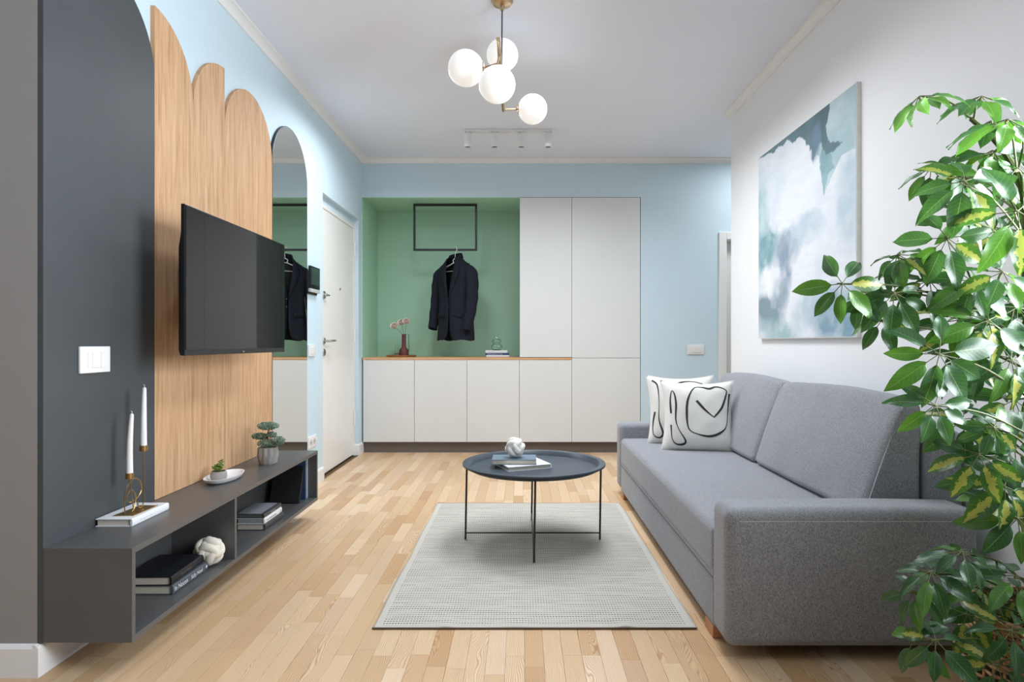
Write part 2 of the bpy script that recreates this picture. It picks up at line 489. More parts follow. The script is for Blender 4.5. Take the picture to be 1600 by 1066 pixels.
# left part of the room beside / behind the camera, with an added window opening
w = MB().box(-3.82, -3.7, -2.6, -1.0, -.1, ZC).box(-3.82, -3.7, 1.2, YW+.12, -.1, ZC).box(-3.82, -3.7, -1.0, 1.2, -.1, .85).box(-3.82, -3.7, -1.0, 1.2, 2.25, ZC)
struct(w.build('wall_side', M['white_wall']))
struct(MB().box(-3.82, 3.3, -2.72, -2.6, -.1, ZC).build('wall_rear', plain('rear_wall_grey', srgb(80, 80, 80), .7)))
# right wall: opening beside the camera, ends in an outer corner at YR
wy0, wy1, wz0, wz1 = .62, 1.68, .93, 2.18
w = MB().box(XR, XR+.14, -2.6, wy0, -.1, ZC).box(XR, XR+.14, wy1, YR, -.1, ZC).box(XR, XR+.14, wy0, wy1, -.1, wz0).box(XR, XR+.14, wy0, wy1, wz1, ZC)
struct(w.build('wall_right', M['white_wall']))
struct(MB().box(3.1, 3.22, -2.6, 6.6, -.1, ZC).build('wall_hall', M['blue']))
def window(name, x, s, y0, y1, z0, z1):
    o = empty(name, (x, (y0+y1)/2, z0)); struct(o)
    m = MB(); f = .05
    m.box(x-.03, x+.03, y0, y1, z0, z0+f).box(x-.03, x+.03, y0, y1, z1-f, z1).box(x-.03, x+.03, y0, y0+f, z0+f, z1-f).box(x-.03, x+.03, y1-f, y1, z0+f, z1-f)
    m.box(x-.025, x+.025, (y0+y1)/2-.025, (y0+y1)/2+.025, z0+f, z1-f)
    m.build('window_frame', M['trim'], o)
    for a, b in ((y0+f, (y0+y1)/2-.025), ((y0+y1)/2+.025, y1-f)):
        MB().box(x-.003, x+.003, a, b, z0+f, z1-f).build('pane', M['window_glass'], o)
window('added_window_1', XR+.07, 1, wy0, wy1, wz0, wz1)  # unseen window added to hold the right side light
window('added_window_2', -3.76, -1, -1.0, 1.2, .85, 2.25)  # unseen window added to go with the left fill
# back wall: header over the built-in cupboards, right part with the passage door
w = MB().box(XL, 1.104, YB, 6.55, 2.372, ZC).box(1.104, 1.88, YB, YB+.14, -.1, ZC).box(1.88, 2.70, YB, YB+.14, 1.99, ZC).box(2.70, 3.1, YB, YB+.14, -.1, ZC)
w.box(XL, 1.104, 6.44, 6.55, -.1, 2.372).box(1.104, 1.16, YB+.14, 6.55, -.1, 2.372)
struct(w.build('wall_back', M['blue']))
# green lining of the coat niche
g = MB().box(XL, -.02, 6.42, 6.44, .884, 2.372).box(XL, XL+.008, 5.802, 6.42, .884, 2.372).box(XL+.008, -.02, 5.802, 6.42, 2.364, 2.372)
struct(g.build('wall_niche', M['green']))

# crown mouldings and skirtings
crown = [(0, 0), (0, -.0435), (.010, -.0435), (.013, -.036), (.017, -.028), (.024, -.019), (.034, -.012), (.043, -.009), (.050, -.008), (.050, 0)]
def crown_run(name, wallc, axis, s, a, b):
    m = MB(); poly = [(wallc+s*p, ZC+h) for p, h in crown]
    m.prism(poly, axis, a, b)
    return struct(m.build(name, M['trim'], smooth=True, sharp=50))
crown_run('trim_1', XL, 'y', 1, YW-.05, YB)
crown_run('trim_2', YB, 'x', -1, XL+.01, 3.1)
crown_run('trim_3', XR, 'y', -1, -2.6, YR+.05)
crown_run('trim_4', YR, 'x', 1, XR-.0, XR+.14)
crown_run('trim_5', YW, 'x', -1, -3.7, XL+.05)
base = [(0, 0), (.012, 0), (.012, .088), (.008, .095), (0, .1)]
def skirt(name, wallc, axis, s, a, b):
    return struct(MB().prism([(wallc+s*p, h) for p, h in base], axis, a, b).build(name, M['trim']))
skirt('baseboard_left', XL, 'y', 1, YW-.012, D0)
skirt('baseboard_left_far', XL, 'y', 1, D1, 5.832)
skirt('baseboard_jamb', D1, 'x', -1, -1.52, XL+.012)
skirt('baseboard_return', YW, 'x', -1, -3.7, XL)
skirt('baseboard_right', XR, 'y', -1, -2.6, YR+.012)
skirt('baseboard_right_end', YR, 'x', 1, XR, XR+.14)
skirt('baseboard_back', YB, 'x', -1, 1.104, 1.82)
skirt('baseboard_hall', 3.1, 'y', -1, -2.6, YB)

# entrance door in the left wall
d = empty('door_1', (-1.545, (D0+D1)/2, 0)); struct(d)
m = MB().box(-1.575, -1.516, D0+.002, D0+.03, 0, 2.082).box(-1.575, -1.516, D1-.03, D1-.002, 0, 2.082).box(-1.575, -1.516, D0+.03, D1-.03, 2.052, 2.082)
m.build('door_frame', M['door'], d, bevel=.002)
leaf = MB().box(-1.565, -1.520, D0+.033, D1-.033, .012, 2.049).build('door_leaf', M['door'], d, bevel=.002)
hy = D0+.14
def rosette(y, z, r=.026, hgt=.026):
    return MB().lathe([(0, 0), (r, 0), (r, .006), (r*.85, .010), (0, .010)], (-1.520, y, z), 20, axis='x')
m = rosette(hy+.0, 1.035); m.tube([(-1.512, hy, 1.035), (-1.478, hy, 1.035), (-1.468, hy+.012, 1.035), (-1.468, hy+.13, 1.038)], .0085, 10)
m.build('door_handle', M['steel'], d, smooth=True)
m = rosette(hy, .947, .028); m.box(-1.512, -1.508, hy-.004, hy+.004, .935, .960); m.build('lock_escutcheon', M['steel'], d, smooth=True)
m = rosette(hy, 1.388, .032); m.lathe([(0, 0), (.012, 0), (.012, .02), (.0, .02)], (-1.512, hy, 1.388), 16, axis='x'); m.tube([(-1.492, hy-.004, 1.388), (-1.492, hy+.05, 1.388)], .007, 8)
m.build('thumb_turn', M['steel'], d, smooth=True)
MB().lathe([(0, 0), (.011, 0), (.011, .006), (.006, .008), (0, .008)], (-1.520, 5.23, 1.469), 16, axis='x').build('peephole', M['steel'], d, smooth=True)
for z in (.28, 1.02, 1.80):
    MB().lathe([(0, 0), (.008, 0), (.008, .13), (0, .13)], (-1.512, D1-.026, z), 12).build('hinge', M['white_plastic'], d, smooth=True)

# passage door at the right end of the back wall
d = empty('door_2', (2.29, YB, 0)); struct(d)
m = MB().box(1.827, 1.895, YB-.016, YB, 0, 2.046).box(2.685, 2.755, YB-.016, YB, 0, 2.046).box(1.895, 2.685, YB-.016, YB, 1.978, 2.046)
m.box(1.882, 1.902, YB, YB+.14, 0, 1.978).box(2.678, 2.698, YB, YB+.14, 0, 1.978).box(1.902, 2.678, YB, YB+.14, 1.968, 1.988)
m.build('door_frame', M['trim'], d, bevel=.003)
MB().box(1.905, 2.675, YB+.09, YB+.13, .008, 1.965).build('door_leaf', M['door'], d, bevel=.002)
m = MB().tube([(2.61, YB+.09, 1.0), (2.61, YB+.045, 1.0), (2.50, YB+.04, 1.0)], .009, 10); m.build('door_handle', M['steel'], d, smooth=True)

# ------------------------------------------------------------------ parquet: single ash strips
random.seed(11)
PW = .062; planks = []
x = XL+.004; k = 0
while x < 1.60:
    y = -.4-random.random()*.4
    while y < 5.83:
        L = random.choice([.25, .32, .38, .45, .52, .60])
        y1 = min(y+L, 5.833)
        if x+PW > XR and y < YR: pass
        planks.append((x, y, y1)); y = y1
    x += PW
def visible(p):
    x, y0, y1 = p; cy = (y0+y1)/2
    if y1 < 1.86: return 0
    u = 815+978*(x+PW/2)/max(cy, .3)
    if u < 60 or u > 1240 or x > .70 and y0 < 4.3: return 0
    if -.52 < x < .57 and y0 > 2.25 and y1 < 3.95: return 0
    if x < -1.25 and y1 < 3.66: return 0
    return (y1-y0)/max(cy, 1)**2
planks.sort(key=visible, reverse=True)
unit = MB().box(.0004, PW-.0004, 0, 1, -.012, 0).mesh('plank'); unit.materials.append(M['plank'])
rest = MB()
for i, p in enumerate(planks):
    if i < 300 and visible(p) > 0:
        o = bpy.data.objects.new('plank', unit); COL.objects.link(o); o.parent = fl
        o.location = (p[0], p[1]+.0004, 0); o.scale = (1, p[2]-p[1]-.0008, 1)
    else: rest.box(p[0]+.0004, p[0]+PW-.0004, p[1]+.0004, p[2]-.0004, -.012, 0)
for xx in (np.arange(-3.7, XL, .5)): rest.box(xx, min(xx+.498, XL+.0035), -2.6, 1.93, -.012, 0)
rest.box(XL, 3.1, -2.6, -.81, -.012, 0)
rest.box(1.612, 3.1, -.81, 5.833, -.012, 0)
rest.build('parquet_rest', M['plank_far'], fl)['kind'] = 'stuff'

# ------------------------------------------------------------------ built-in cupboards
FY = YB
def cabinet(name, label, x0, x1, doors, z0, z1, y0=FY+.02, y1=6.40, group=None):
    o = empty(name, ((x0+x1)/2, (y0+y1)/2, z0)); tag(o, label, 'cabinet', group)
    MB().box(x0+.001, x1-.001, y0, y1, z0, z1).build('body', M['cab'], o)
    for a, b in doors:
        MB().box(x0+.0015, x1-.0015, FY, y0-.001, a+.0015, b-.0015).build('door', M['cab'], o, bevel=.0008)
    return o
cx = [-1.470, -.9934, -.507, -.0208, .4656, 1.100]
lab = ['white flat-fronted base cabinet at the left end of the niche, beside the entrance door wall',
       'white flat-fronted base cabinet, second from the left, below the hanging jacket',
       'white flat-fronted base cabinet below the small book stack and glass jar',
       'white flat-fronted base cabinet below the narrow upper cupboard']
for i in range(4):
    cabinet('base_cabinet', lab[i], cx[i], cx[i+1], [(.100, .862)], .100, .862, group='white base cabinets under the oak worktop')
cabinet('wall_cabinet', 'narrow white upper cupboard standing on the oak worktop right of the green niche', cx[3]+.003, cx[4], [(.887, 2.370)], .885, 2.370)
cabinet('tall_cabinet', 'wide white full-height cupboard with two stacked doors at the right end', cx[4], cx[5], [(.100, .881), (.881, 2.370)], .100, 2.370)
tag(MB().box(-1.474, cx[4]-.001, FY-.001, 6.418, .8625, .884).build('worktop', M['worktop'], loc=(-.5, 6.1, .8625), bevel=.001), 'thin oak worktop running along the white base cabinets', 'worktop')
tag(MB().box(-1.468, 1.10, 5.834, 5.85, 0, .099).build('plinth', M['plinth'], loc=(-.18, 5.84, 0)), 'grey-brown recessed plinth board under the white cupboards', 'plinth')

# ------------------------------------------------------------------ accent wall: panels and mirror
PX0, PX1 = XL+.0005, -1.464
def wallpanel(name, mat, poly, label, cat, group=None, parent=None):
    y = sum(p[0] for p in poly)/len(poly)
    o = MB().prism(poly, 'x', PX0, PX1).build(name, mat, parent, loc=None if parent else (PX0, y, poly[0][1]))
    if label: tag(o, label, cat, group)
    return o
g_ = .0006
c1 = (1.915+2.497)/2; r1 = (2.497-1.915)/2
wallpanel('dark_panel', M['dark'], [(1.915, .101)]+[(2.497-g_, .101)]+arc2(c1, 2.075, r1-g_, 0, 180, 40), 'tall dark grey wall panel with a rounded top behind the light switch', 'wall panel')
wallpanel('oak_panel', M['oak'], [(2.497+g_, .3925), (2.791-g_, .3925)]+arc2(2.497+g_, 2.075, .294-2*g_, 0, 90, 24), 'oak wall panel with a quarter-round top, tallest and next to the dark panel', 'wall panel')
wallpanel('oak_panel', M['oak'], [(2.791+g_, .3925), (3.087-g_, .3925)]+arc2(3.087-g_, 2.078, .296-2*g_, 90, 180, 24), 'narrow oak wall panel rising to its right edge, middle one of the oak panels', 'wall panel')
wallpanel('oak_panel', M['oak'], [(3.087+g_, .3925), (3.671-g_, .3925)]+arc2(3.379, 2.078, .292-g_, 0, 180, 40), 'wide oak wall panel with a full round arch, beside the mirror', 'wall panel')
mi = empty('arched_mirror', (XL, 3.973, .10)); tag(mi, 'tall frameless arched mirror reflecting the jacket, between oak panel and door', 'mirror')
poly = [(3.674, .10), (4.274, .10)]+arc2(3.974, 2.08, .30, 0, 180, 48)
MB().prism(poly, 'x', PX0, -1.4665).build('backing_board', M['black'], mi)
poly2 = [(3.677, .103), (4.271, .103)]+arc2(3.974, 2.08, .297, 0, 180, 48)
MB().prism(poly2, 'x', -1.4663, -1.4625).build('mirror_glass', M['mirror'], mi)

# ------------------------------------------------------------------ floating TV console
CX1, CY0, CY1, CZ0, CZ1, T = -1.192, 1.915, 3.661, .102, .391, .018
con = empty('tv_console', (-1.33, 2.79, CZ0)); tag(con, 'long dark grey floating console with open compartments below the television', 'console')
MB().box(PX1+.0005, CX1, CY0, CY1, CZ1-T, CZ1).build('top_board', M['dark_in'], con, bevel=.0008)
MB().box(PX1+.0005, CX1, CY0, CY1, CZ0, CZ0+T).build('bottom_board', M['dark_in'], con, bevel=.0008)
MB().box(PX1+.0005, CX1, CY0, CY0+T, CZ0+T, CZ1-T).build('side_board', M['dark_in'], con, bevel=.0008)
MB().box(PX1+.0005, CX1, CY1-T, CY1, CZ0+T, CZ1-T).build('side_board', M['dark_in'], con, bevel=.0008)
MB().box(PX1+.0005, CX1-.001, 2.604, 2.604+T, CZ0+T, CZ1-T).build('divider', M['dark_in'], con, bevel=.0008)
MB().box(PX1-.0165, PX1, 2.5, CY1, CZ0, CZ1).box(PX1, PX1+.008, CY0+T, CY1-T, CZ0+T, CZ1-T).build('back_board', M['dark_in'], con)

# ------------------------------------------------------------------ television on its bracket
tv = empty('television', (-1.24, 2.785, .973)); tag(tv, 'black flat television on a bracket in front of the oak panels', 'television')
ty0, ty1, tz0, tz1, tx = 2.301, 3.272, .973, 1.533, -1.237
MB().box(tx-.016, tx-.002, ty0, ty1, tz0, tz1).build('frame', M['blackplastic'], tv, bevel=.002)
MB().box(tx-.0021, tx, ty0+.006, ty1-.006, tz0+.022, tz1-.006).build('screen', M['screen'], tv)
MB().prism([(tx-.016, tz0+.0), (tx-.016, tz0+.52), (tx-.022, tz0+.50), (tx-.036, tz0+.40), (tx-.036, tz0+.02), (tx-.030, tz0)], 'y', ty0+.02, ty1-.02).build('rear_housing', M['blackplastic'], tv, bevel=.004)
MB().box(tx-.002, tx+.0006, 2.776, 2.794, tz0+.006, tz0+.012).build('badge', M['steel'], tv)
m = MB().box(-1.4635, -1.452, 2.69, 2.88, 1.14, 1.36).box(-1.452, tx-.048, 2.76, 2.80, 1.20, 1.25).box(-1.452, tx-.048, 2.76, 2.80, 1.26, 1.31).box(tx-.048, tx-.0365, 2.66, 2.91, 1.12, 1.36)
m.build('wall_bracket', M['black'], tv)

# ------------------------------------------------------------------ switches, socket, intercom
s = empty('light_switch', (PX1, 2.14, .963)); tag(s, 'white light switch with four rockers on the dark grey panel', 'light switch')
MB().rbox((PX1+.0003, 2.064, .918), (PX1+.010, 2.214, 1.008), .003, 2, 2).build('cover_plate', M['white_plastic'], s, smooth=True)
for i in range(4):
    y0 = 2.096+i*.0215
    MB().prism([(y0, .936), (y0+.0205, .936), (y0+.0205, .990), (y0, .990)], 'x', PX1+.0095, PX1+.0135+.001*(i % 2)).build('rocker', M['white_plastic'], s, bevel=.0012)
s = empty('light_switch', (XL, 4.40, .966)); tag(s, 'small white light switch on the blue wall between mirror and entrance door', 'light switch')
MB().rbox((XL+.0003, 4.335, .925), (XL+.010, 4.470, 1.008), .003, 2, 2).build('cover_plate', M['white_plastic'], s, smooth=True)
for i in range(2): MB().box(XL+.0095, XL+.014, 4.372+i*.031, 4.402+i*.031, .942, .990).build('rocker', M['white_plastic'], s, bevel=.001)
s = empty('light_switch', (1.613, YB, .958)); tag(s, 'white double light switch on the blue back wall right of the cupboards', 'light switch')
MB().rbox((1.536, YB-.010, .913), (1.690, YB-.0003, 1.003), .003, 2, 2).build('cover_plate', M['white_plastic'], s, smooth=True)
for i in range(2): MB().box(1.566+i*.047, 1.612+i*.047, YB-.0135, YB-.0095, .932, .984).build('rocker', M['white_plastic'], s, bevel=.001)
s = empty('wall_socket', (XL, 4.41, .325)); tag(s, 'white double power socket low on the blue wall beyond the console', 'socket')
MB().rbox((XL+.0003, 4.325, .282), (XL+.010, 4.500, .366), .003, 2, 2).build('cover_plate', M['white_plastic'], s, smooth=True)
for i in range(2):
    o = MB().lathe([(0, .0), (.019, .0), (.021, .002), (.0, .002)], (XL+.0098, 4.376+i*.070, .324), 20, axis='x').build('outlet', plain('outlet_grey', srgb(200, 200, 200), .4), s, smooth=True)
    q = MB()
    for dy in (-.009, .009): q.lathe([(0, 0), (.003, 0), (.003, .001), (0, .001)], (XL+.0118, 4.376+i*.070+dy, .324), 8, axis='x')
    q.build('pin_hole', M['black'], o)
s = empty('intercom', (XL, 4.41, 1.40)); tag(s, 'black video intercom with a silver lower edge on the blue wall', 'intercom')
MB().box(XL+.0003, XL+.012, 4.325, 4.500, 1.36, 1.515).build('mounting_plate', M['black'], s)
MB().rbox((XL+.012, 4.315, 1.40), (XL+.028, 4.515, 1.555), .003, 2, 2).build('housing', M['blackplastic'], s, smooth=True)
MB().box(XL+.0279, XL+.0288, 4.328, 4.502, 1.425, 1.545).build('display', M['ic_screen'], s)
MB().rbox((XL+.012, 4.315, 1.374), (XL+.029, 4.515, 1.398), .002, 2, 2).build('lower_bar', M['bar_silver'], s, smooth=True)

# ------------------------------------------------------------------ pendant lamp
pl = empty('pendant_lamp', (-.10, 3.15, ZC)); tag(pl, 'brass pendant lamp with four white opal globes hanging from the ceiling', 'pendant lamp')
MB().lathe([(0, 0), (.055, 0), (.055, -.006), (.045, -.02), (.012, -.026), (.010, -.05), (0, -.05)], (-.097, 3.12, ZC), 32).build('canopy', M['brass_lamp'], pl, smooth=True)
MB().tube([(-.097, 3.12, ZC-.04), (-.101, 3.17, 2.365)], .0035, 8).build('cord', M['cord'], pl, smooth=True)
MB().tube([(-.103, 2.755, 2.358), (-.104, 3.60, 2.358)], .010, 16).build('bar', M['brass_lamp'], pl, smooth=True, sharp=40)
GR = .085
gl = [((-.114, 2.905, 2.219), (0, 0, 1)), ((-.103, 3.36, 2.565), (0, 0, -1)), ((-.266, 2.99, 2.332), (1, 0, 0)), ((.063, 3.62, 2.372), (-1, 0, 0))]
for c, dr in gl:
    c = Vector(c); dr = Vector(dr)
    start = c+dr*(GR*.93)
    bar = Vector((-.1035, min(c.y, 3.585), 2.358))
    a = MB().tube([start, Vector((bar.x if dr.x == 0 else bar.x, c.y if dr.x == 0 else bar.y, bar.z))], .0055, 10)
    # mounting disc
    ax = 'z' if dr.z else 'x'
    cc = tuple(c+dr*(GR*.95))
    a.lathe([(0, -.006), (.028, -.006), (.028, .004), (.010, .010), (0, .010)] if dr[2 if dr.z else 0] > 0 else [(0, -.010), (.010, -.010), (.028, -.004), (.028, .006), (0, .006)], cc, 20, axis=ax)
    a.build('arm', M['brass_lamp'], pl, smooth=True)
    MB().ball(c, GR, 20).build('globe', M['globe'], pl, smooth=True, sharp=180)
    l = bpy.data.lights.new('globe_light', 'POINT'); l.energy = PENDANT_POWER; l.shadow_soft_size = GR+.004; l.color = (1, .95, .88)
    lo = bpy.data.objects.new('globe_light', l); COL.objects.link(lo); lo.parent = pl; lo.location = c-pl.location

# ceiling track with four spots
tl = empty('spot_track', (-.11, 5.0, ZC)); tag(tl, 'white ceiling track with four small cylinder spotlights near the back wall', 'track light')
MB().box(-.455, .245, 4.985, 5.025, ZC-.022, ZC).build('track', M['trim'], tl, bevel=.002)
for i in range(4):
    X = -.430+i*.2135
    o = MB().lathe([(0, 0), (.012, 0), (.012, -.016), (.031, -.016), (.031, -.118), (.027, -.122), (.025, -.112), (0, -.112)], (X, 5.0, ZC-.022), 24).build('spotlight', M['trim'], tl, smooth=True)
    MB().lathe([(0, 0), (.023, 0), (.023, -.003), (0, -.003)], (X, 5.0, ZC-.1345), 20).build('lens', M['lens'], o)
for i in range(3):
    MB().lathe([(0, 0), (.006, 0), (.006, -.006), (0, -.006)], (-.323+i*.2135, 5.0, ZC-.022), 10).build('fixing_screw', M['trim'], tl, smooth=True)

# ------------------------------------------------------------------ coat rail, hanger, jacket
fr = empty('coat_rail', (-.737, 6.04, 2.364)); tag(fr, 'black square-tube rectangular frame hanging from the niche ceiling', 'coat rail')
fx0, fx1, fz0, fz1, ft = -1.044, -.429, 1.908, 2.360, .020
MB().box(fx0, fx1, 6.03, 6.05, fz0, fz0+ft).box(fx0, fx0+ft, 6.03, 6.05, fz0+ft, fz1-ft).box(fx1-ft, fx1, 6.03, 6.05, fz0+ft, fz1-ft).box(fx0, fx1, 6.03, 6.05, fz1-ft, fz1).build('frame', M['black'], fr, bevel=.001)

JA = R(-36)
HX, HY = -.640, 6.04
hg = empty('coat_hanger', (HX, HY, 1.84), (0, 0, JA)); tag(hg, 'white plastic coat hanger inside the dark jacket', 'hanger')
def arcp(cx, cz, r, a0, a1, n=12): return [(cx+r*math.cos(R(a0+(a1-a0)*i/n)), 0, cz+r*math.sin(R(a0+(a1-a0)*i/n))) for i in range(n+1)]
hook = arcp(0, .085, .018, 200, -20)
hook = [(0, 0, 0), (0, 0, .04)]+[(.018, 0, .068)]+list(reversed(arcp(0, .082, .018, -20, 190)))[::-1]
MB().tube(catmull([(0, 0, -.005), (0, 0, .03), (.006, 0, .055), (.020, 0, .075), (.019, 0, .098), (0, 0, .110), (-.018, 0, .100), (-.021, 0, .086)], 5), .0032, 8).build('hook', M['hanger'], hg, world=False, smooth=True)
body = catmull([(-.035, 0, -.05), (-.028, 0, -.02), (0, 0, -.004), (.028, 0, -.02), (.19, 0, -.095), (.195, 0, -.110), (.18, 0, -.112), (.03, 0, -.050), (0, 0, -.046), (-.03, 0, -.050), (-.18, 0, -.112), (-.195, 0, -.110), (-.19, 0, -.095)], 5, closed=True)
MB().tube(body, .0042, 8, closed=True).build('shoulder_bar', M['hanger'], hg, world=False, smooth=True)
MB().tube([(-.17, 0, -.125), (.17, 0, -.125)], .0035, 8).tube([(-.17, 0, -.125), (-.185, 0, -.108)], .0035, 8).tube([(.17, 0, -.125), (.185, 0, -.108)], .0035, 8).build('trouser_bar', M['hanger'], hg, world=False, smooth=True)

jk = empty('suit_jacket', (HX, HY+.004, 1.84), (0, 0, JA)); tag(jk, 'dark navy suit jacket hanging from the black frame in the green niche', 'jacket')
# torso rows: z, half width, half depth, front gap half width
rows = [(.012, .060, .050, .052), (-.010, .078, .058, .058), (-.035, .105, .062, .056), (-.060, .145, .066, .054), (-.085, .185, .070, .052), (-.115, .205, .074, .048), (-.16, .200, .080, .042), (-.22, .193, .086, .032),
        (-.29, .186, .090, .020), (-.35, .180, .090, .010), (-.40, .180, .088, .002), (-.46, .184, .088, .002), (-.54, .190, .090, .002), (-.62, .197, .092, .003), (-.70, .203, .094, .006), (-.75, .207, .095, .012), (-.785, .208, .095, .035), (-.795, .208, .095, .06)]
def surf(w, dpt, gap, s, z):
    """s from 0..1 round the body from viewer-left front edge, back, to viewer-right front edge"""
    g = math.asin(min(.95, gap/w))*1.0
    a = -math.pi/2-g-(2*math.pi-2*g)*s
    ca, sa = math.cos(a), math.sin(a)
    e = .72
    px = w*math.copysign(abs(ca)**e, ca); py = dpt*math.copysign(abs(sa)**.8, sa)
    fold = .006*math.sin(a*7+z*3)*max(0, min(1, (-z-.1)*3))
    return (px+fold*ca, py+fold*sa)
def torso():
    N = 72; vs = []; fs = []
    RR = []
    for i in range(len(rows)-1):
        for k in range(3):
            t = k/3; RR.append(tuple(rows[i][q]*(1-t)+rows[i+1][q]*t for q in range(4)))
    RR.append(rows[-1])
    for z, w, dp, gp in RR:
        for j in range(N+1):
            px, py = surf(w, dp, max(gp, .0015), j/N, z)
            # overlap: viewer-right front lies slightly in front
            if z < -.33:
                if j/N > .5 and py < -dp*.6: py -= .004
            zz = z
            if z < -.7: zz = z+.006*math.sin(j*.4)
            vs.append((px, py, zz))
    for i in range(len(RR)-1):
        for j in range(N):
            a = i*(N+1)+j; fs.append((a, a+N+1, a+N+2, a+1))
    return MB().add(vs, fs), RR
tb, RR = torso()
def solid(o, th=.004, off=-1):
    s_ = o.modifiers.new('thickness', 'SOLIDIFY'); s_.thickness = th; s_.offset = off; return o
t_o = solid(tb.build('body', M['suit'], jk, world=False, smooth=True, sharp=60), .004, 0)
def front_y(x, z):
    for i in range(len(rows)-1):
        if rows[i][0] >= z >= rows[i+1][0]:
            t = (rows[i][0]-z)/(rows[i][0]-rows[i+1][0]); w = rows[i][1]*(1-t)+rows[i+1][1]*t; dp = rows[i][2]*(1-t)+rows[i+1][2]*t
            q = min(.999, abs(x)/w)**(1/.72); return -dp*max(0, 1-q*q)**.4
    return -rows[-1][2]
for sgn in (-1, 1):
    # lapel and collar fall
    inner = [(.050, -.005), (.055, -.045), (.050, -.10), (.042, -.16), (.032, -.22), (.020, -.29), (.006, -.38)]
    outer = [(.072, -.004), (.098, -.050), (.112, -.100), (.118, -.150), (.100, -.205), (.066, -.29), (.010, -.385)]
    vs = []; fs = []; n = len(inner)
    for (a, b) in zip(inner, outer):
        for t in (0, .33, .66, 1):
            X = a[0]+(b[0]-a[0])*t; Z = a[1]+(b[1]-a[1])*t
            vs.append((sgn*X, front_y(X, Z)-.006-.006*math.sin(t*3.0)-(.004 if sgn > 0 else 0), Z))
    for i in range(n-1):
        for k in range(3):
            q = (i*4+k, i*4+k+1, (i+1)*4+k+1, (i+1)*4+k); fs.append(q if sgn > 0 else q[::-1])
    solid(MB().add(vs, fs).build('lapel', M['suit'], jk, world=False, smooth=True, sharp=60), .004, 0)
    # sleeve
    top = [(.150, .0, -.102), (.186, .0, -.128), (.208, -.004, -.17), (.226, -.012, -.26), (.232, -.022, -.40), (.226, -.036, -.52), (.214, -.050, -.62), (.204, -.060, -.70)]
    if sgn < 0: top = [(.150, .0, -.102), (.186, .0, -.128), (.208, -.0, -.17), (.228, -.002, -.26), (.240, -.008, -.40), (.244, -.026, -.52), (.240, -.05, -.62), (.236, -.066, -.685)]
    P = catmull([(sgn*p[0], p[1], p[2]) for p in top], 4)
    rad = [.030+(.070-.030)*min(1, i/8) if i < 9 else .070-.022*(i-9)/(len(P)-10) for i in range(len(P))]
    mb = MB().tube(P, rad, 20, caps=False)
    # flatten slightly and add folds
    vv = []
    for i, v in enumerate(mb.v):
        c = P[i//20]; dx = (v[0]-c[0])*.72; dy = (v[1]-c[1])*1.0
        f = 1+.05*math.sin(v[2]*38+i*.3)
        vv.append((c[0]+dx*f, c[1]+dy*f, v[2]))
    mb.v = vv
    solid(mb.build('sleeve', M['suit'], jk, world=False, smooth=True, sharp=80), .004, 0)
    # pocket flap
    x0, x1 = (.055, .155); z0, z1 = -.575, -.525
    vs = []
    for zz in (z1, z0):
        for k in range(6):
            X = x0+(x1-x0)*k/5; vs.append((sgn*X, front_y(X, zz)-.009-(.003 if zz == z0 else 0), zz-.008*(k/5)))
    fs = [(k, k+1, k+7, k+6) if sgn > 0 else (k+6, k+7, k+1, k) for k in range(5)]
    solid(MB().add(vs, fs).build('pocket_flap', M['suit'], jk, world=False, smooth=True), .003, 0)
# collar behind the neck
P = [(math.cos(R(a))*.070, math.sin(R(a))*.052+.004, .012+.020*math.sin(R(a))) for a in range(-35, 216, 10)]
vs = []; fs = []
for p in P:
    vs += [(p[0]*.92, p[1]*.92, p[2]-.012), (p[0], p[1], p[2]+.020), (p[0]*1.16, p[1]*1.2, p[2]-.022)]
for i in range(len(P)-1):
    for k in range(2): fs.append((i*3+k, (i+1)*3+k, (i+1)*3+k+1, i*3+k+1))
solid(MB().add(vs, fs).build('collar', M['suit'], jk, world=False, smooth=True, sharp=80), .004, 0)
MB().box(-.165, .165, .012, .020, -.70, -.06).build('lining', M['lining'], jk, world=False)
for z in (-.400, -.475): MB().lathe([(0, 0), (.009, 0), (.009, -.003), (0, -.003)], (.012, -.098, z), 14, axis='y').build('button', M['black'], jk, world=False, smooth=True)
MB().lathe([(0, 0), (.006, 0), (.006, -.003), (0, -.003)], (.018, -.03, -.295), 12, axis='y').build('inner_tag', M['steel'], jk, world=False, smooth=True)

# ------------------------------------------------------------------ worktop still life
WZ = .884
o = tag(MB().lathe([(0, 0), (.135, 0), (.145, .004), (.147, .017), (.143, .017), (.139, .006), (0, .006)], (-1.180, 6.14, WZ), 48).build('round_tray', M['copper'], smooth=True, loc=(-1.180, 6.14, WZ)), 'round copper tray on the worktop under vase and glass bottle', 'tray')
vz = WZ+.006
v = empty('flower_vase', (-1.153, 6.13, vz)); tag(v, 'burgundy matte vase with a tall neck and thin side handle on the copper tray', 'vase')
MB().lathe([(0, 0), (.044, 0), (.047, .004), (.047, .050), (.042, .066), (.024, .084), (.0205, .092), (.0205, .216), (.017, .216), (.017, .10), (0, .09)], (-1.153, 6.13, vz), 32).build('vessel', M['burgundy'], v, smooth=True)
MB().tube([(-1.135, 6.13, vz+.213), (-1.104, 6.13, vz+.213), (-1.104, 6.13, vz+.05), (-1.106, 6.13, vz+.045)], .0025, 8).build('handle', M['black'], v, smooth=True)
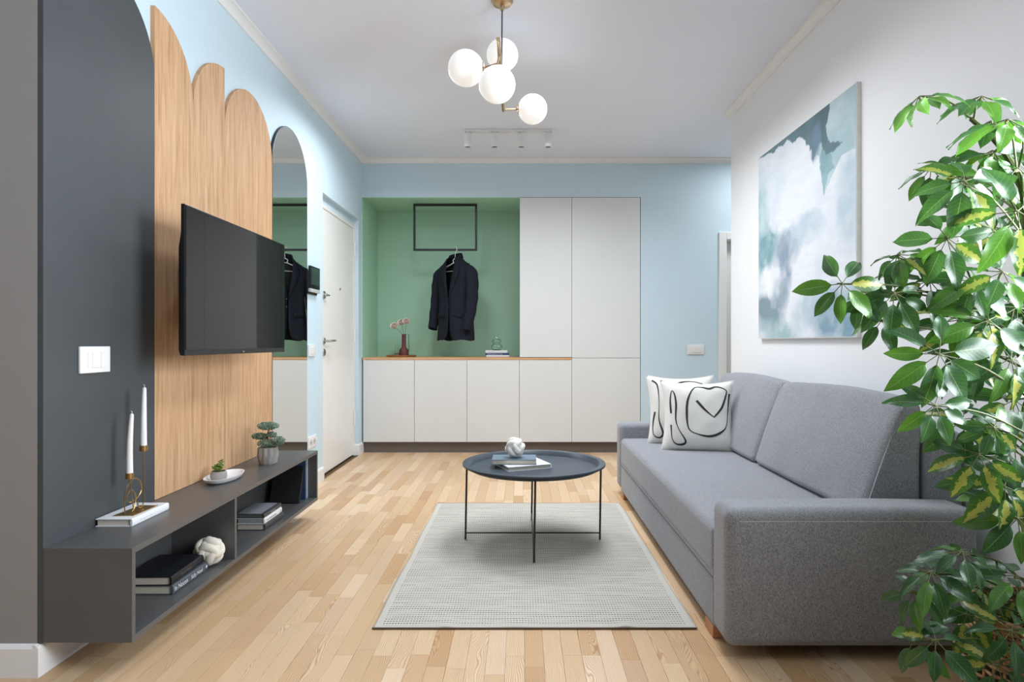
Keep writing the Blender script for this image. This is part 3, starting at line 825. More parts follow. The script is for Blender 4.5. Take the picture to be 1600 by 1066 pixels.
def flower(x, y, z, sx, label, seed):
    random.seed(seed)
    f = empty('flower', (x, y, z)); tag(f, label, 'flower', 'pale pink flowers in the burgundy vase')
    b = Vector((x, y, z)); base_ = Vector((-1.153+sx*.006, 6.13, vz+.10)); rim = Vector((-1.153+sx*.012, 6.128, vz+.218))
    MB().tube(catmull([base_, rim, rim.lerp(b, .5)+Vector((0, 0, .006)), b], 5), .0016, 6).build('stem', M['stem'], f, smooth=True)
    MB().ball(b, .007, 6, (1, 1, 1.2)).build('calyx', M['stem'], f, smooth=True)
    for ring, (n, r, zz, op) in enumerate(((7, .034, .010, 1.05), (7, .026, .016, .66), (5, .016, .020, .35), (4, .009, .022, .2))):
        for k in range(n):
            a = 2*math.pi*(k+ring*.5)/n+random.uniform(-.2, .2)
            vs = []; fs = []
            for i in range(5):
                t = i/4
                for j in range(5):
                    s_ = (j-2)/2
                    wd = .026*math.sin(math.pi*min(.93, t*.8+.12))*s_
                    h = t*.044; out = r*op*math.sin(t*1.5)+.004-.003*s_*s_
                    vs.append((b.x+math.cos(a)*out-math.sin(a)*wd, b.y+math.sin(a)*out+math.cos(a)*wd, b.z+h*(1.1-.35*op*t)+.004*math.sin(j*2+k)))
            rm = Matrix.Rotation(R(48), 3, 'X'); vs = [tuple(b+rm @ (Vector(q)-b)) for q in vs]
            for i in range(4):
                for j in range(4): fs.append((i*5+j, i*5+j+1, i*5+j+6, i*5+j+5))
            MB().add(vs, fs).build('petal', M['petal'], f, smooth=True, sharp=180)
flower(-1.240, 6.10, 1.170, -1.5, 'pale pink carnation-like flower leaning out lowest and furthest left', 3)
flower(-1.178, 6.14, 1.205, -.3, 'pale pink flower in the middle of the vase bunch', 5)
flower(-1.125, 6.12, 1.215, 1.0, 'pale pink flower highest and furthest right in the vase', 8)
b = tag(MB().lathe([(0, 0), (.034, 0), (.037, .004), (.036, .014), (.026, .024), (.016, .034), (.0155, .118), (.0145, .118), (.0148, .036), (.024, .025), (.033, .013), (.033, .005), (0, .004)], (-1.217, 6.09, vz), 28).build('glass_bottle', M['glass'], smooth=True, loc=(-1.217, 6.09, vz)), 'small clear glass bottle with a flat wide foot, left of the vase', 'bottle')

def book(name, label, w, l, t, loc, rotz, cover, group=None, cat='book', rx=0, ry=0, spine='x', text=None, page=None, cover_t=.0025, inset=.004):
    """flat book: spine on +X side, length along Y, local origin at centre bottom"""
    o = empty(name, loc, (rx, ry, rotz)); tag(o, label, cat, group)
    c = cover_t
    m = MB().box(-w/2, w/2, -l/2, l/2, 0, c).box(-w/2, w/2, -l/2, l/2, t-c, t)
    sp = [(w/2-.001, 0), (w/2+.003, t*.12), (w/2+.004, t*.5), (w/2+.003, t*.88), (w/2-.001, t), (w/2-c-.001, t-.0005), (w/2-c-.001, .0005)]
    m.prism(sp, 'y', -l/2, l/2)
    m.build('cover', cover, o, world=False)
    MB().box(-w/2+inset, w/2-c-.001, -l/2+inset, l/2-inset, c, t-c).build('page_block', page or M['paper'], o, world=False)
    return o

def text_mesh(name, body, size, mat, parent, mtx):
    cu = bpy.data.curves.new(name, 'FONT'); cu.body = body; cu.size = size; cu.align_x = 'LEFT'; cu.align_y = 'CENTER'; cu.extrude = .0001
    to = bpy.data.objects.new('tmp', cu); COL.objects.link(to)
    bpy.context.view_layer.update()
    me = bpy.data.meshes.new_from_object(to.evaluated_get(bpy.context.evaluated_depsgraph_get()))
    bpy.data.objects.remove(to)
    me.transform(mtx); me.materials.clear(); me.materials.append(mat)
    o = bpy.data.objects.new(name, me); COL.objects.link(o); o.parent = parent
    return o
def spine_text(bk, w, t, y, body, size, mat):
    # reads from -Y end to +Y end, facing +X
    mx = Matrix(((0, 0, 1, w/2+.0045), (1, 0, 0, y), (0, 1, 0, t*.5), (0, 0, 0, 1)))
    return text_mesh('title', body, size, mat, bk, mx)

# books under the glass jar (spines face the room)
b1 = book('book', 'white book with a pale spine lying lowest on the worktop under the jar', .17, .222, .018, (-.232, 6.15, WZ), R(-90), M['book_white'])
b2 = book('book', 'royal blue book with white spine lettering in the middle under the jar', .17, .232, .019, (-.236, 6.155, WZ+.0181), R(-90), M['book_royal'])
spine_text(b2, .17, .019, -.095, 'Mademoiselle Paris  eleven', .0135, M['ink_white'])
b3 = book('book', 'white book on top of the small worktop stack directly under the jar', .165, .212, .026, (-.244, 6.155, WZ+.0372), R(-90), M['book_white'])
spine_text(b3, .165, .026, -.085, 'coastal houses', .010, plain('ink_grey', srgb(190, 195, 205), .6))
prof = [(0, 0), (.030, 0), (.040, .004), (.053, .020), (.056, .036), (.050, .052), (.036, .062), (.031, .066), (.036, .071), (.044, .082), (.045, .094), (.038, .105), (.022, .112), (.014, .114), (.012, .118), (.017, .124), (.019, .131), (.012, .137), (0, .138)]
inner_p = [(0, .134), (.010, .133)] 
jar = empty('glass_jar', (-.245, 6.15, WZ+.0634)); tag(jar, 'clear ribbed glass jar with two bulges and a small knob on the book stack', 'jar')
MB().lathe(prof[:13]+[(max(0, r_-.0025), max(.004, h_-.001)) for r_, h_ in reversed(prof[1:13])]+[(0, .004)], (-.245, 6.15, WZ+.0634), 96, rib=.03, ribn=18).build('vessel', M['glass'], jar, smooth=True, sharp=180)
MB().lathe([(0, .1145)]+[(.013, .115)]+prof[14:], (-.245, 6.15, WZ+.0634), 32).build('lid_knob', M['glass'], jar, smooth=True)

# ------------------------------------------------------------------ things on and in the console
TZ = CZ1
bk = book('book', 'white hardback lying on the console top under the brass candle holder', .122, .222, .026, (-1.396, 2.252, TZ), 0, M['book_white'])
spine_text(bk, .122, .026, -.07, 'T h e   q u i e t   r o o m s', .007, plain('ink_faint', srgb(206, 208, 214), .6))
ch = empty('candle_holder', (-1.385, 2.25, TZ+.026)); tag(ch, 'brass wire candle holder on the white book', 'candle holder')
bz = TZ+.0262
MB().add([(-1.421, 2.175, bz), (-1.352, 2.180, bz), (-1.346, 2.318, bz), (-1.412, 2.316, bz), (-1.421, 2.175, bz+.002), (-1.352, 2.180, bz+.002), (-1.346, 2.318, bz+.002), (-1.412, 2.316, bz+.002)],
         [(0, 3, 2, 1), (4, 5, 6, 7), (0, 1, 5, 4), (1, 2, 6, 5), (2, 3, 7, 6), (3, 0, 4, 7)]).build('base_plate', M['brass'], ch)
fc = Vector((-1.387, 2.215, .540)); rc = Vector((-1.384, 2.292, .625))
def cup(c): return MB().lathe([(0, 0), (.0135, 0), (.0135, .020), (.0118, .020), (.0118, .004), (0, .004)], tuple(c), 20)
cup(fc).build('cup', M['brass'], ch, smooth=True); cup(rc).build('cup', M['brass'], ch, smooth=True)
wx = -1.385
loop1 = catmull([(wx-.006, 2.195, bz+.002), (wx-.008, 2.196, bz+.06), (wx-.005, 2.205, bz+.095), (wx, 2.232, bz+.118), (wx+.005, 2.262, bz+.105), (wx+.006, 2.270, bz+.070), (wx+.002, 2.250, bz+.045), (wx-.004, 2.215, bz+.038), (wx-.006, 2.205, bz+.060), (wx-.002, 2.222, bz+.080), (wx+.003, 2.240, bz+.060), (wx+.004, 2.235, bz+.020), (wx+.002, 2.222, bz+.004)], 8)
m = MB().tube(loop1, .0018, 8)
m.tube([(fc.x, fc.y, fc.z+.001), (fc.x+.002, fc.y+.008, bz+.06), (wx+.001, 2.235, bz+.002)], .0018, 8)
m.tube(catmull([(rc.x, rc.y, rc.z+.001), (rc.x+.001, rc.y, bz+.10), (rc.x+.001, rc.y-.002, bz+.03), (wx+.003, 2.280, bz+.008), (wx+.001, 2.262, bz+.010), (wx+.001, 2.255, bz+.03)], 6), .0022, 8)
m.build('wire_scroll', M['brass'], ch, smooth=True)
def candle(c, h, lean, label):
    z = c.z+.0045
    pts = [(c.x, c.y, z), (c.x, c.y, z+h*.45), (c.x+lean*.5, c.y, z+h*.8), (c.x+lean, c.y, z+h)]
    P = catmull(pts, 6); n = len(P)
    rr = [.0112-.0052*(i/(n-1))**1.2 for i in range(n)]; rr[-1] = .0035
    o = empty('taper_candle', (c.x, c.y, z)); tag(o, label, 'candle', 'white candles in the brass holder')
    MB().tube(P, rr, 16).build('wax', M['candle'], o, smooth=True, sharp=60)
    MB().tube([P[-1], P[-1]+Vector((.001, 0, .006)), P[-1]+Vector((-.003, 0, .010))], .0009, 6).build('wick', M['candle'], o, smooth=True)
candle(fc, .225, .008, 'lower white taper candle, in the front cup of the brass holder')
candle(rc, .228, .003, 'higher white taper candle, in the rear cup of the brass holder')

# oval dish with a faceted rim and potted succulent
dc = Vector((-1.365, 2.875, TZ)); n = 40
def ov(a, k): # pointed-oval outline
    return (dc.x+.070*k*math.copysign(abs(math.cos(a))**.8, math.cos(a)), dc.y+.132*k*math.copysign(abs(math.sin(a))**1.15, math.sin(a)))
prof = [(.0, 0), (.72, 0), (.92, .010), (1.0, .024), (.95, .024), (.86, .012), (.68, .006), (0, .006)]
vs = []; fs = []
for i in range(n):
    a = 2*math.pi*i/n
    for k, h in prof:
        x_, y_ = ov(a, k); vs.append((x_, y_, dc.z+h))
for i in range(n):
    for q in range(len(prof)-1): fs.append((i*8+q, ((i+1) % n)*8+q, ((i+1) % n)*8+q+1, i*8+q+1))
tag(MB().add(vs, fs).build('oval_dish', M['ceramic'], smooth=True, sharp=50, loc=tuple(dc)), 'white oval dish with raised rim on the console top', 'dish')
sp = Vector((-1.372, 2.835, TZ+.0062))
o = tag(MB().lathe([(0, 0), (.024, 0), (.032, .006), (.036, .020), (.035, .034), (.031, .043), (.028, .043), (.029, .036), (0, .034)], tuple(sp), 32).build('plant_pot', M['stone'], smooth=True, loc=tuple(sp)), 'small round pale grey stone pot on the white oval dish', 'plant pot')
su = empty('succulent', (sp.x, sp.y, sp.z+.034)); tag(su, 'small green jade-like succulent in the round grey pot', 'succulent')
MB().lathe([(0, .0345), (.0285, .0345), (.0285, .038), (0, .040)], tuple(sp), 20).build('soil', M['soil'], su)
random.seed(4)
for k, (dx, dy, h) in enumerate([(-.020, -.004, .026), (-.004, -.008, .020), (.004, .004, .044), (.014, -.002, .034), (-.012, .008, .030), (.010, .012, .052)]):
    b0 = sp+Vector((dx*.4, dy*.4, .036)); tip = sp+Vector((dx, dy, .038+h))
    MB().tube([b0, tip], .0016, 6).build('stem', M['succulent'], su, smooth=True)
    for q in range(9):
        t = .25+.75*q/8; c = b0.lerp(tip, t); a = q*2.4+k
        c = c+Vector((math.cos(a)*.0065, math.sin(a)*.0065, .002))
        MB().ball(c, .0052, 5, (1.15, 1.15, .6)).build('leaf', M['succulent'], su, smooth=True, sharp=180)
# ribbed pot with tiered bonsai-like plant
bp = Vector((-1.322, 3.262, TZ))
vs = []; fs = []; n = 48; pr = [(0, 0), (.040, 0), (.044, .006), (.050, .045), (.048, .085), (.044, .087), (.042, .083), (.042, .075), (0, .075)]
for i in range(n):
    a = 2*math.pi*i/n
    for q, (r, h) in enumerate(pr):
        rr = r*(1+(.075*math.cos((a+(h*8 if q % 2 else -h*2))*11) if 1 < q < 5 else 0)); vs.append((bp.x+rr*math.cos(a), bp.y+rr*math.sin(a), bp.z+h))
L = len(pr)
for i in range(n):
    for q in range(L-1): fs.append((i*L+q, ((i+1) % n)*L+q, ((i+1) % n)*L+q+1, i*L+q+1))
tag(MB().add(vs, fs).build('plant_pot', M['stone'], smooth=True, sharp=25, loc=tuple(bp)), 'larger grey fluted stone pot near the far end of the console', 'plant pot')
bo = empty('bonsai_plant', (bp.x, bp.y, bp.z+.075)); tag(bo, 'grey-green bonsai-like plant with foliage tiers in the fluted pot', 'potted plant')
MB().lathe([(0, .0755), (.0415, .0755), (.0415, .079), (0, .080)], tuple(bp), 20).build('soil', M['soil'], bo)
z0 = bp.z+.078
MB().tube(catmull([(bp.x, bp.y, z0), (bp.x+.010, bp.y, z0+.03), (bp.x-.004, bp.y, z0+.06), (bp.x+.006, bp.y, z0+.10)], 5), [.007-.004*i/15 for i in range(16)], 8).build('trunk', M['bark'], bo, smooth=True)
MB().tube([(bp.x+.006, bp.y, z0+.03), (bp.x+.055, bp.y, z0+.040)], .003, 6).tube([(bp.x, bp.y, z0+.05), (bp.x-.04, bp.y, z0+.055)], .003, 6).build('branch', M['bark'], bo, smooth=True)
def tuft(c, rx, ry, rz, n, seed):
    random.seed(seed); m = MB()
    for i in range(n):
        while True:
            p = Vector((random.uniform(-1, 1), random.uniform(-1, 1), random.uniform(-1, 1)))
            if .3 < p.length < 1: break
        q = Vector((c[0]+p.x*rx, c[1]+p.y*ry, c[2]+p.z*rz)); a = random.uniform(0, 6.3); s_ = random.uniform(.0035, .006)
        d1 = Vector((math.cos(a), math.sin(a), random.uniform(-.3, .7)))*s_; d2 = Vector((-math.sin(a), math.cos(a), random.uniform(-.3, .3)))*s_*.5
        up = Vector((0, 0, .001))
        m.add([q-d1, q+d2, q+d1, q-d2, q+up+Vector((0, 0, .0016))], [(0, 1, 4), (1, 2, 4), (2, 3, 4), (3, 0, 4), (3, 2, 1, 0)])
    return m
for i, (c, r_, n_) in enumerate([((bp.x+.0, bp.y, z0+.118), (.056, .050, .022), 900), ((bp.x-.040, bp.y-.01, z0+.066), (.040, .036, .018), 520), ((bp.x-.002, bp.y-.012, z0+.030), (.046, .042, .024), 620), ((bp.x+.058, bp.y, z0+.040), (.030, .034, .026), 460), ((bp.x+.020, bp.y, z0+.072), (.030, .030, .016), 300)]):
    tuft(c, *r_, n_, i).build('foliage', M['bonsai'], bo)['kind'] = 'stuff'

# monkey-fist style knot ornaments
def knot(name, c, r, mat, label, rot):
    m = MB(); rt = r*.27; R0 = r-rt*1.02
    for ax in range(3):
        for off in (-.30*r, .30*r):
            P = []
            for i in range(48):
                a = 2*math.pi*i/48
                rad = R0*(.86+.14*math.cos(2*a))
                rad = math.sqrt(max(.05*r*r, rad*rad-off*off*.9))
                p = [0, 0, 0]; p[ax] = off*(1.0+.12*math.cos(2*a+math.pi)); p[(ax+1) % 3] = rad*math.cos(a); p[(ax+2) % 3] = rad*math.sin(a)
                P.append(p)
            m.tube(P, rt, 12, closed=True)
    zmin = 1e9; mt = Matrix.Rotation(rot[2], 3, 'Z') @ Matrix.Rotation(rot[1], 3, 'Y') @ Matrix.Rotation(rot[0], 3, 'X')
    m.v = [tuple(mt @ Vector(v)) for v in m.v]; zmin = min(v[2] for v in m.v)
    m.v = [(v[0]+c[0], v[1]+c[1], v[2]-zmin+c[2]) for v in m.v]
    return tag(m.build(name, mat, smooth=True, sharp=180, loc=c), label, 'ornament', None)
SZ = CZ0+T+.0003
knot('knot_ornament', (-1.262, 2.528, SZ), .062, M['knot'], 'cream rounded knot ornament inside the console beside the divider', (R(35), R(20), R(15)))

bk1 = book('book', 'grey hardback with white spine lettering, lower of two in the left compartment', .175, .252, .032, (-1.336, 2.362, SZ), 0, M['book_slate'], page=M['paper'])
spine_text(bk1, .175, .032, -.118, 'In Nocen', .024, M['ink_white']); spine_text(bk1, .175, .032, -.005, 'Sally Noel', .021, M['ink_white']); spine_text(bk1, .175, .032, .102, '\u25c6', .015, M['ink_white'])
bk2 = book('book', 'black navy hardback lying on the grey book in the left compartment', .168, .240, .031, (-1.342, 2.356, SZ+.0322), R(1.5), M['book_navy'])
spine_text(bk2, .168, .031, -.06, 'TALE OF TIDES', .012, plain('ink_dim', srgb(110, 106, 100), .5))
st = book('book', 'charcoal hardback, lowest of the three-book pile in the right compartment', .135, .225, .030, (-1.300, 3.118, SZ), R(-1), M['book_charcoal'])
st2 = book('book', 'white-spined book in the middle of the three-book pile in the console', .130, .215, .028, (-1.300, 3.108, SZ+.0302), 0, M['book_white'], page=plain('grey_pages', srgb(150, 155, 158), .8))
spine_text(st2, .130, .028, -.085, 'Sea of Stories and salt', .013, plain('ink_mid', srgb(140, 142, 150), .6))
st3 = book('book', 'grey patterned book on top of the three-book pile in the console', .130, .212, .021, (-1.302, 3.106, SZ+.0584), 0, M['book_charcoal'], page=plain('dark_pages', srgb(90, 92, 94), .8))
spine_text(st3, .130, .021, -.03, 'the long winter', .009, plain('ink_gold', srgb(200, 185, 160), .6))
MB().box(-.062, .052, -.103, .103, .0210, .0214).build('cover_print', plain('cover_print_grey', srgb(146, 150, 158), .45, var=.35, nscale=160), st3, world=False)
for k, dx in enumerate((-.008, .004)): MB().lathe([(0, 0), (.003, 0), (.003, .0006), (0, .0006)], (.0692, .088, .010+dx*.8+.002), 8, axis='x').build('spine_mark', M['ink'] if 1 else 0, st2, world=False)

def standing(label, w, h, t, y, lean, cover, page=None, fore=False):
    """upright book: height h, spine facing the room (+X), thickness along Y"""
    o = empty('book', (-1.245-w/2, y, SZ+abs(math.sin(lean))*t), (lean, 0, 0)); tag(o, label, 'book')
    c = .002
    m = MB().box(-w/2, w/2, 0, c, 0, h).box(-w/2, w/2, t-c, t, 0, h).box(*((-w/2-.001, -w/2+c) if fore else (w/2-c, w/2+.002)), 0, t, 0, h)
    m.build('cover', cover, o, world=False)
    MB().box(-w/2+.004, w/2-(.004 if fore else c), c, t-c, .003, h-.003).build('page_block', page or M['paper'], o, world=False)
    return o
standing('white slim book standing upright at the end wall of the console', .155, .246, .010, 3.630, 0, M['book_cream'])
standing('pale blue book standing upright between dark blue and white ones', .15, .243, .018, 3.610, 0, M['book_paleblue'])
standing('dark blue book standing upright in the right compartment', .15, .240, .016, 3.592, 0, M['book_blue'])
o = standing('black book leaning back against the upright blue books in the console', .165, .205, .016, 3.4975, R(-22), M['book_black'], fore=True)

# ------------------------------------------------------------------ rug
RX0, RX1, RY0, RY1 = -.532, .622, 2.227, 3.960
rc0 = ((RX0+RX1)/2, (RY0+RY1)/2, 0)
def rug_mesh(z_off):
    nx, ny = 116, 150; vs = []; fs = []
    for j in range(ny+1):
        for i in range(nx+1):
            x_ = RX0+(RX1-RX0)*i/nx; y_ = RY0+(RY1-RY0)*j/ny
            e = math.exp(-((y_-RY0)/.10)**2)
            rip = 0
            for xc, wd, amp in ((-.27, .03, .0035), (-.02, .05, .002), (.37, .03, .0045)):
                rip += amp*math.exp(-((x_-xc)/wd)**2)*e
            rip += .0012*(noise.noise(Vector((x_*3, y_*3, 1)))+.6)
            xx = x_+.004*math.sin(y_*9)*(1 if i in (0, nx) else 0)
            vs.append((xx, y_, .006+max(0, rip)))
    for j in range(ny):
        for i in range(nx):
            a = j*(nx+1)+i; fs.append((a, a+1, a+nx+2, a+nx+1))
    return MB().add(vs, fs)
rg = empty('rug', rc0); tag(rg, 'pale grey woven rug with rows of fine dark dashes under the coffee table', 'rug')
ro = rug_mesh(0).build('weave', M['rug'], rg, smooth=True, sharp=180)
sm = ro.modifiers.new('thickness', 'SOLIDIFY'); sm.thickness = .0055; sm.offset = -1
MB().tube([(RX0, RY0, .004), (RX1, RY0, .004)], .0035, 6).tube([(RX0, RY1, .004), (RX1, RY1, .004)], .0035, 6).build('hem', M['rug_back'], rg)

# ------------------------------------------------------------------ coffee table
tc_ = Vector((.063, 3.223, .0075))
ct = empty('coffee_table', tuple(tc_)); tag(ct, 'round blue-black metal tray table on thin legs standing on the rug', 'coffee table')
H = .4085
MB().lathe([(0, H-.028), (.318, H-.028), (.322, H-.026), (.334, H-.003), (.338, H), (.364, H), (.366, H-.002), (.366, H-.010), (.340, H-.010), (.336, H-.012), (.325, H-.031), (0, H-.031)], (tc_.x, tc_.y, 0), 96).build('tray_top', M['tray'], ct, smooth=True, sharp=30)
MB().tube([(tc_.x+.345*math.cos(2*math.pi*i/64), tc_.y+.345*math.sin(2*math.pi*i/64), H-.016) for i in range(64)], .0045, 8, closed=True).build('support_ring', M['black'], ct, smooth=True)
for a in (0, 90, 180, 270):
    ca, sa = math.cos(R(a)), math.sin(R(a))
    dx = -.006
    MB().tube([(tc_.x+.345*ca, tc_.y+.345*sa, H-.018), (tc_.x+dx+.346*ca, tc_.y+.342*sa, .0085)], .0052, 8).build('leg', M['black'], ct, smooth=True)
MB().tube([(tc_.x-.350, tc_.y, .042), (tc_.x+.338, tc_.y, .042)], .0038, 8).tube([(tc_.x-.006, tc_.y-.342, .0495), (tc_.x-.006, tc_.y+.342, .0495)], .0038, 8).build('cross_brace', M['black'], ct, smooth=True)
TT = H-.028
b_ = book('book', 'white hardback lying askew, lower of two on the coffee table', .235, .20, .0215, (.005, 3.245, TT), R(22), M['book_white'], page=plain('pages_grey', srgb(176, 174, 164), .8))
b_ = book('book', 'blue-grey hardback on top of the white book on the coffee table', .145, .226, .0255, (-.0375, 3.245, TT+.0217), R(90), M['book_bluegrey'])
knot('knot_ornament', (-.034, 3.238, TT+.0474), .055, M['knot_white'], 'white rounded knot ornament on the books on the coffee table', (R(25), R(-30), R(-20)))

# ------------------------------------------------------------------ sofa
so = empty('sofa', (1.1, 3.145, 0)); tag(so, 'grey woven two-seat sofa with low padded arms along the white wall', 'sofa')
SX0 = .652
def arm_def(p, c, h):
    # soften: slight bulge on top
    return (p.x, p.y, p.z+(.006*math.cos((p.x-c.x)/h.x*1.4) if p.z > c.z+h.z*.7 else 0))
MB().rbox((SX0, 1.989, .045), (1.462, 2.150, .488), .035, 5, 8, arm_def).build('armrest', M['sofa'], so, smooth=True, sharp=180)
MB().rbox((SX0, 4.162, .045), (1.462, 4.305, .482), .035, 5, 8, arm_def).build('armrest', M['sofa'], so, smooth=True, sharp=180)
MB().rbox((SX0+.008, 2.152, .040), (1.39, 4.160, .245), .010, 3, 10).build('base', M['sofa'], so, smooth=True, sharp=180)
def seat_def(p, c, h):
    f = (1-((p.y-c.y)/h.y)**4)*(1-((p.x-c.x)/h.x)**6)
    if p.z < c.z-h.z+.026 and p.x < c.x: p = Vector((min(p.x, c.x-h.x+.003+.3*max(0, p.x-(c.x-h.x)-.03)) if p.x < c.x-h.x+.0255 else p.x, p.y, p.z))
    return (p.x-(.003*f if p.x < c.x-h.x*.9 else 0), p.y, p.z+(.014*f if p.z > c.z else 0))
MB().rbox((SX0+.006, 2.153, .212), (1.40, 4.159, .388), .026, 5, 14, seat_def).build('seat_cushion', M['sofa'], so, smooth=True, sharp=180)
MB().rbox((1.405, 2.16, .20), (1.533, 4.155, .715), .03, 4, 8).build('backrest', M['sofa'], so, smooth=True, sharp=180)
def cushion(y0, y1, seed):
    def df(p, c, h):
        zt = (p.z-(c.z-h.z))/(2*h.z)
        yy = (p.y-c.y)/h.y
        fr = (c.x+h.x-p.x)/(2*h.x)
        # front face slopes back towards the top and bulges
        x_ = p.x+fr*(.145*max(0, zt)**1.1-.022*math.sin(math.pi*min(1, max(0, zt)))*(1-yy**4)+.006*noise.noise(Vector((p.y*6, p.z*6, seed))))
        z_ = p.z+(.014*(1-yy**2)-.010*abs(yy)**6)*zt+.004*noise.noise(Vector((p.y*5, p.x*4, seed+3)))*zt
        return (x_, p.y+.004*noise.noise(Vector((p.x*9, p.z*9, seed+7))), z_)
    m = MB().rbox((1.180, y0, .404), (1.402, y1, .822), .035, 5, 16, df)
    return m
for y0, y1, sd in ((2.185, 3.195, 1), (3.205, 4.150, 5)):
    cu = cushion(y0, y1, sd).build('back_cushion', M['sofa'], so, smooth=True, sharp=180)
    for ys in (y0+.003, y1-.003):
        pts = []
        for i in range(15):
            zt = .03+.93*i/14; z_ = .404+.418*zt
            xf = 1.180+.012+.145*zt**1.1
            pts.append((xf+.004, ys, z_))
        MB().tube(pts, .0022, 6).build('piping', M['seam_light'] if ys < y0+.01 else M['sofa_seam'], cu, smooth=True)
MB().tube([(SX0+.0075, 2.16, .211), (SX0+.0075, 4.155, .211)], .0016, 6).build('front_seam', M['sofa_seam'], so)
MB().tube([(SX0+.04, 1.9895, .452), (1.42, 1.9895, .452)], .0012, 6).build('arm_seam', M['seam_light'], so)
for (x_, y_) in ((SX0+.008, 2.160), (SX0+.008, 4.06), (1.36, 2.160), (1.36, 4.06)):
    MB().box(x_, x_+.045, y_, y_+.09, 0, .0405).build('leg', M['legwood'], so, bevel=.002)

# pillows
def pillow(name, label, w, h, t, loc, rot, lines):
    o = empty(name, loc, rot); tag(o, label, 'pillow', 'cream pillows with black line drawing')
    N = 28
    def P(u, v, side):
        e = (1-u**4)*(1-v**4)
        th = t*max(0, e)**.55*(1-.25*(u*u+v*v)/2)
        x_ = w*u*(1.02-.13*(1-v*v)*abs(u)**2); z_ = h*(v*(1.02-.13*(1-u*u)*abs(v)**2)-.10*(1-u*u)*max(0, -v)**3)
        wr = .004*noise.noise(Vector((u*3+7, v*3, side*2)))*e
        return (x_, side*(th+wr), z_+h)
    vs = []; fs = []
    for side in (-1, 1):
        for j in range(N+1):
            for i in range(N+1):
                vs.append(P(-1+2*i/N, -1+2*j/N, side))
    K = (N+1)**2
    for j in range(N):
        for i in range(N):
            a = j*(N+1)+i; fs.append((a, a+1, a+N+2, a+N+1)); fs.append((K+a, K+a+N+1, K+a+N+2, K+a+1))
    m = MB().add(vs, fs)
    m.build('cover', M['pillow'], o, world=False, smooth=True, sharp=180)
    ed = [P(-1+2*i/N, -1, 1) for i in range(N)]+[P(1, -1+2*i/N, 1) for i in range(N)]+[P(1-2*i/N, 1, 1) for i in range(N)]+[P(-1, 1-2*i/N, 1) for i in range(N)]
    MB().tube(ed, .0025, 6, closed=True).build('edge_seam', M['pillow'], o, world=False, smooth=True)
    for ln, wd in lines:
        pts = catmull([(a, b, 0) for a, b in ln], 8)
        vs = []; fs = []; n = len(pts)
        for i, p in enumerate(pts):
            tg = (pts[min(i+1, n-1)]-pts[max(i-1, 0)]).normalized(); nr = Vector((-tg.y, tg.x, 0))*wd*1.25*(.75+.35*math.sin(i*.21+1))
            for q in (p-nr, p, p+nr):
                r_ = P(max(-.99, min(.99, q.x)), max(-.99, min(.99, q.y)), -1); vs.append((r_[0], r_[1]-.0016, r_[2]))
        for i in range(n-1):
            for k in range(2): fs.append((i*3+k, i*3+k+1, i*3+k+4, i*3+k+3))
        MB().add(vs, fs).build('printed_line', M['ink'], o, world=False, smooth=True, sharp=180)
    return o
linesA = [([(-.79, .02), (-.80, .36), (-.73, .66), (-.66, .60), (-.62, .30), (-.64, -.15), (-.55, -.42), (-.36, -.74), (-.44, -.84), (-.62, -.82), (-.74, -.66), (-.79, -.30)], .022),
          ([(-.05, .38), (.15, .14), (.38, -.06), (.44, -.04), (.66, .22), (.80, .62), (.74, .74), (.50, .84), (.30, .78), (.10, .84), (-.10, .80), (-.28, .40), (-.32, -.05), (-.26, -.42), (.0, -.56), (.30, -.60), (.60, -.48), (.78, -.28), (.86, .15), (.90, .60)], .024)]
linesB = [([(-.86, .84), (-.72, .70), (-.70, .2), (-.72, -.30), (-.58, -.72), (-.70, -.84), (-.88, -.72), (-.92, -.40), (-.86, -.1)], .022),
          ([(-.15, .76), (.1, .86), (.4, .84), (.7, .70)], .022)]
pillow('throw_pillow', 'front cream pillow with black looping line drawing on the sofa', .208, .205, .062, (1.018, 3.60, .398), (R(-14), 0, R(-9)), linesA)
pillow('throw_pillow', 'rear cream pillow with black line drawing, half hidden behind the other', .208, .212, .060, (.992, 3.87, .398), (R(-12), 0, R(-4)), linesB)

# ------------------------------------------------------------------ painting
PY0, PY1, PZ0, PZ1 = 2.855, 4.036, 1.046, 2.2125
pt = empty('canvas_painting', (XR, (PY0+PY1)/2, PZ0)); tag(pt, 'abstract painting of white clouds and teal sky on the white wall', 'painting')
MB().box(XR-.022, XR-.0005, PY0, PY1, PZ0, PZ1).build('stretched_canvas', plain('canvas_edge', srgb(228, 228, 224), .8, var=.05, nscale=30), pt)
rng = np.random.RandomState(3)
def fbm(S, Tt, f, seed, octs=5):
    out = np.zeros_like(S); amp = 1; tot = 0
    for o_ in range(octs):
        r = np.random.RandomState(seed+o_*13); g = r.rand(70, 70)
        x_ = (S*f+r.rand()*9) % 69; y_ = (Tt*f+r.rand()*9) % 69
        i = np.floor(x_).astype(int) % 69; j = np.floor(y_).astype(int) % 69; a = x_-np.floor(x_); b = y_-np.floor(y_)
        a = a*a*(3-2*a); b = b*b*(3-2*b)
        out += amp*(g[i, j]*(1-a)*(1-b)+g[i+1, j]*a*(1-b)+g[i, j+1]*(1-a)*b+g[i+1, j+1]*a*b)
        tot += amp; amp *= .5; f *= 2
    return out/tot
NG = 200
S, Tt = np.meshgrid(np.linspace(0, 1, NG+1), np.linspace(0, 1, NG+1), indexing='ij')
w1 = fbm(S, Tt, 5, 1)-.5; w2 = fbm(S, Tt, 5, 40)-.5; w3 = fbm(S, Tt, 22, 77, 4)-.5
Sw = S+w1*.10+w3*.03; Tw = Tt+w2*.10+w3*.03
col = np.zeros((NG+1, NG+1, 3))
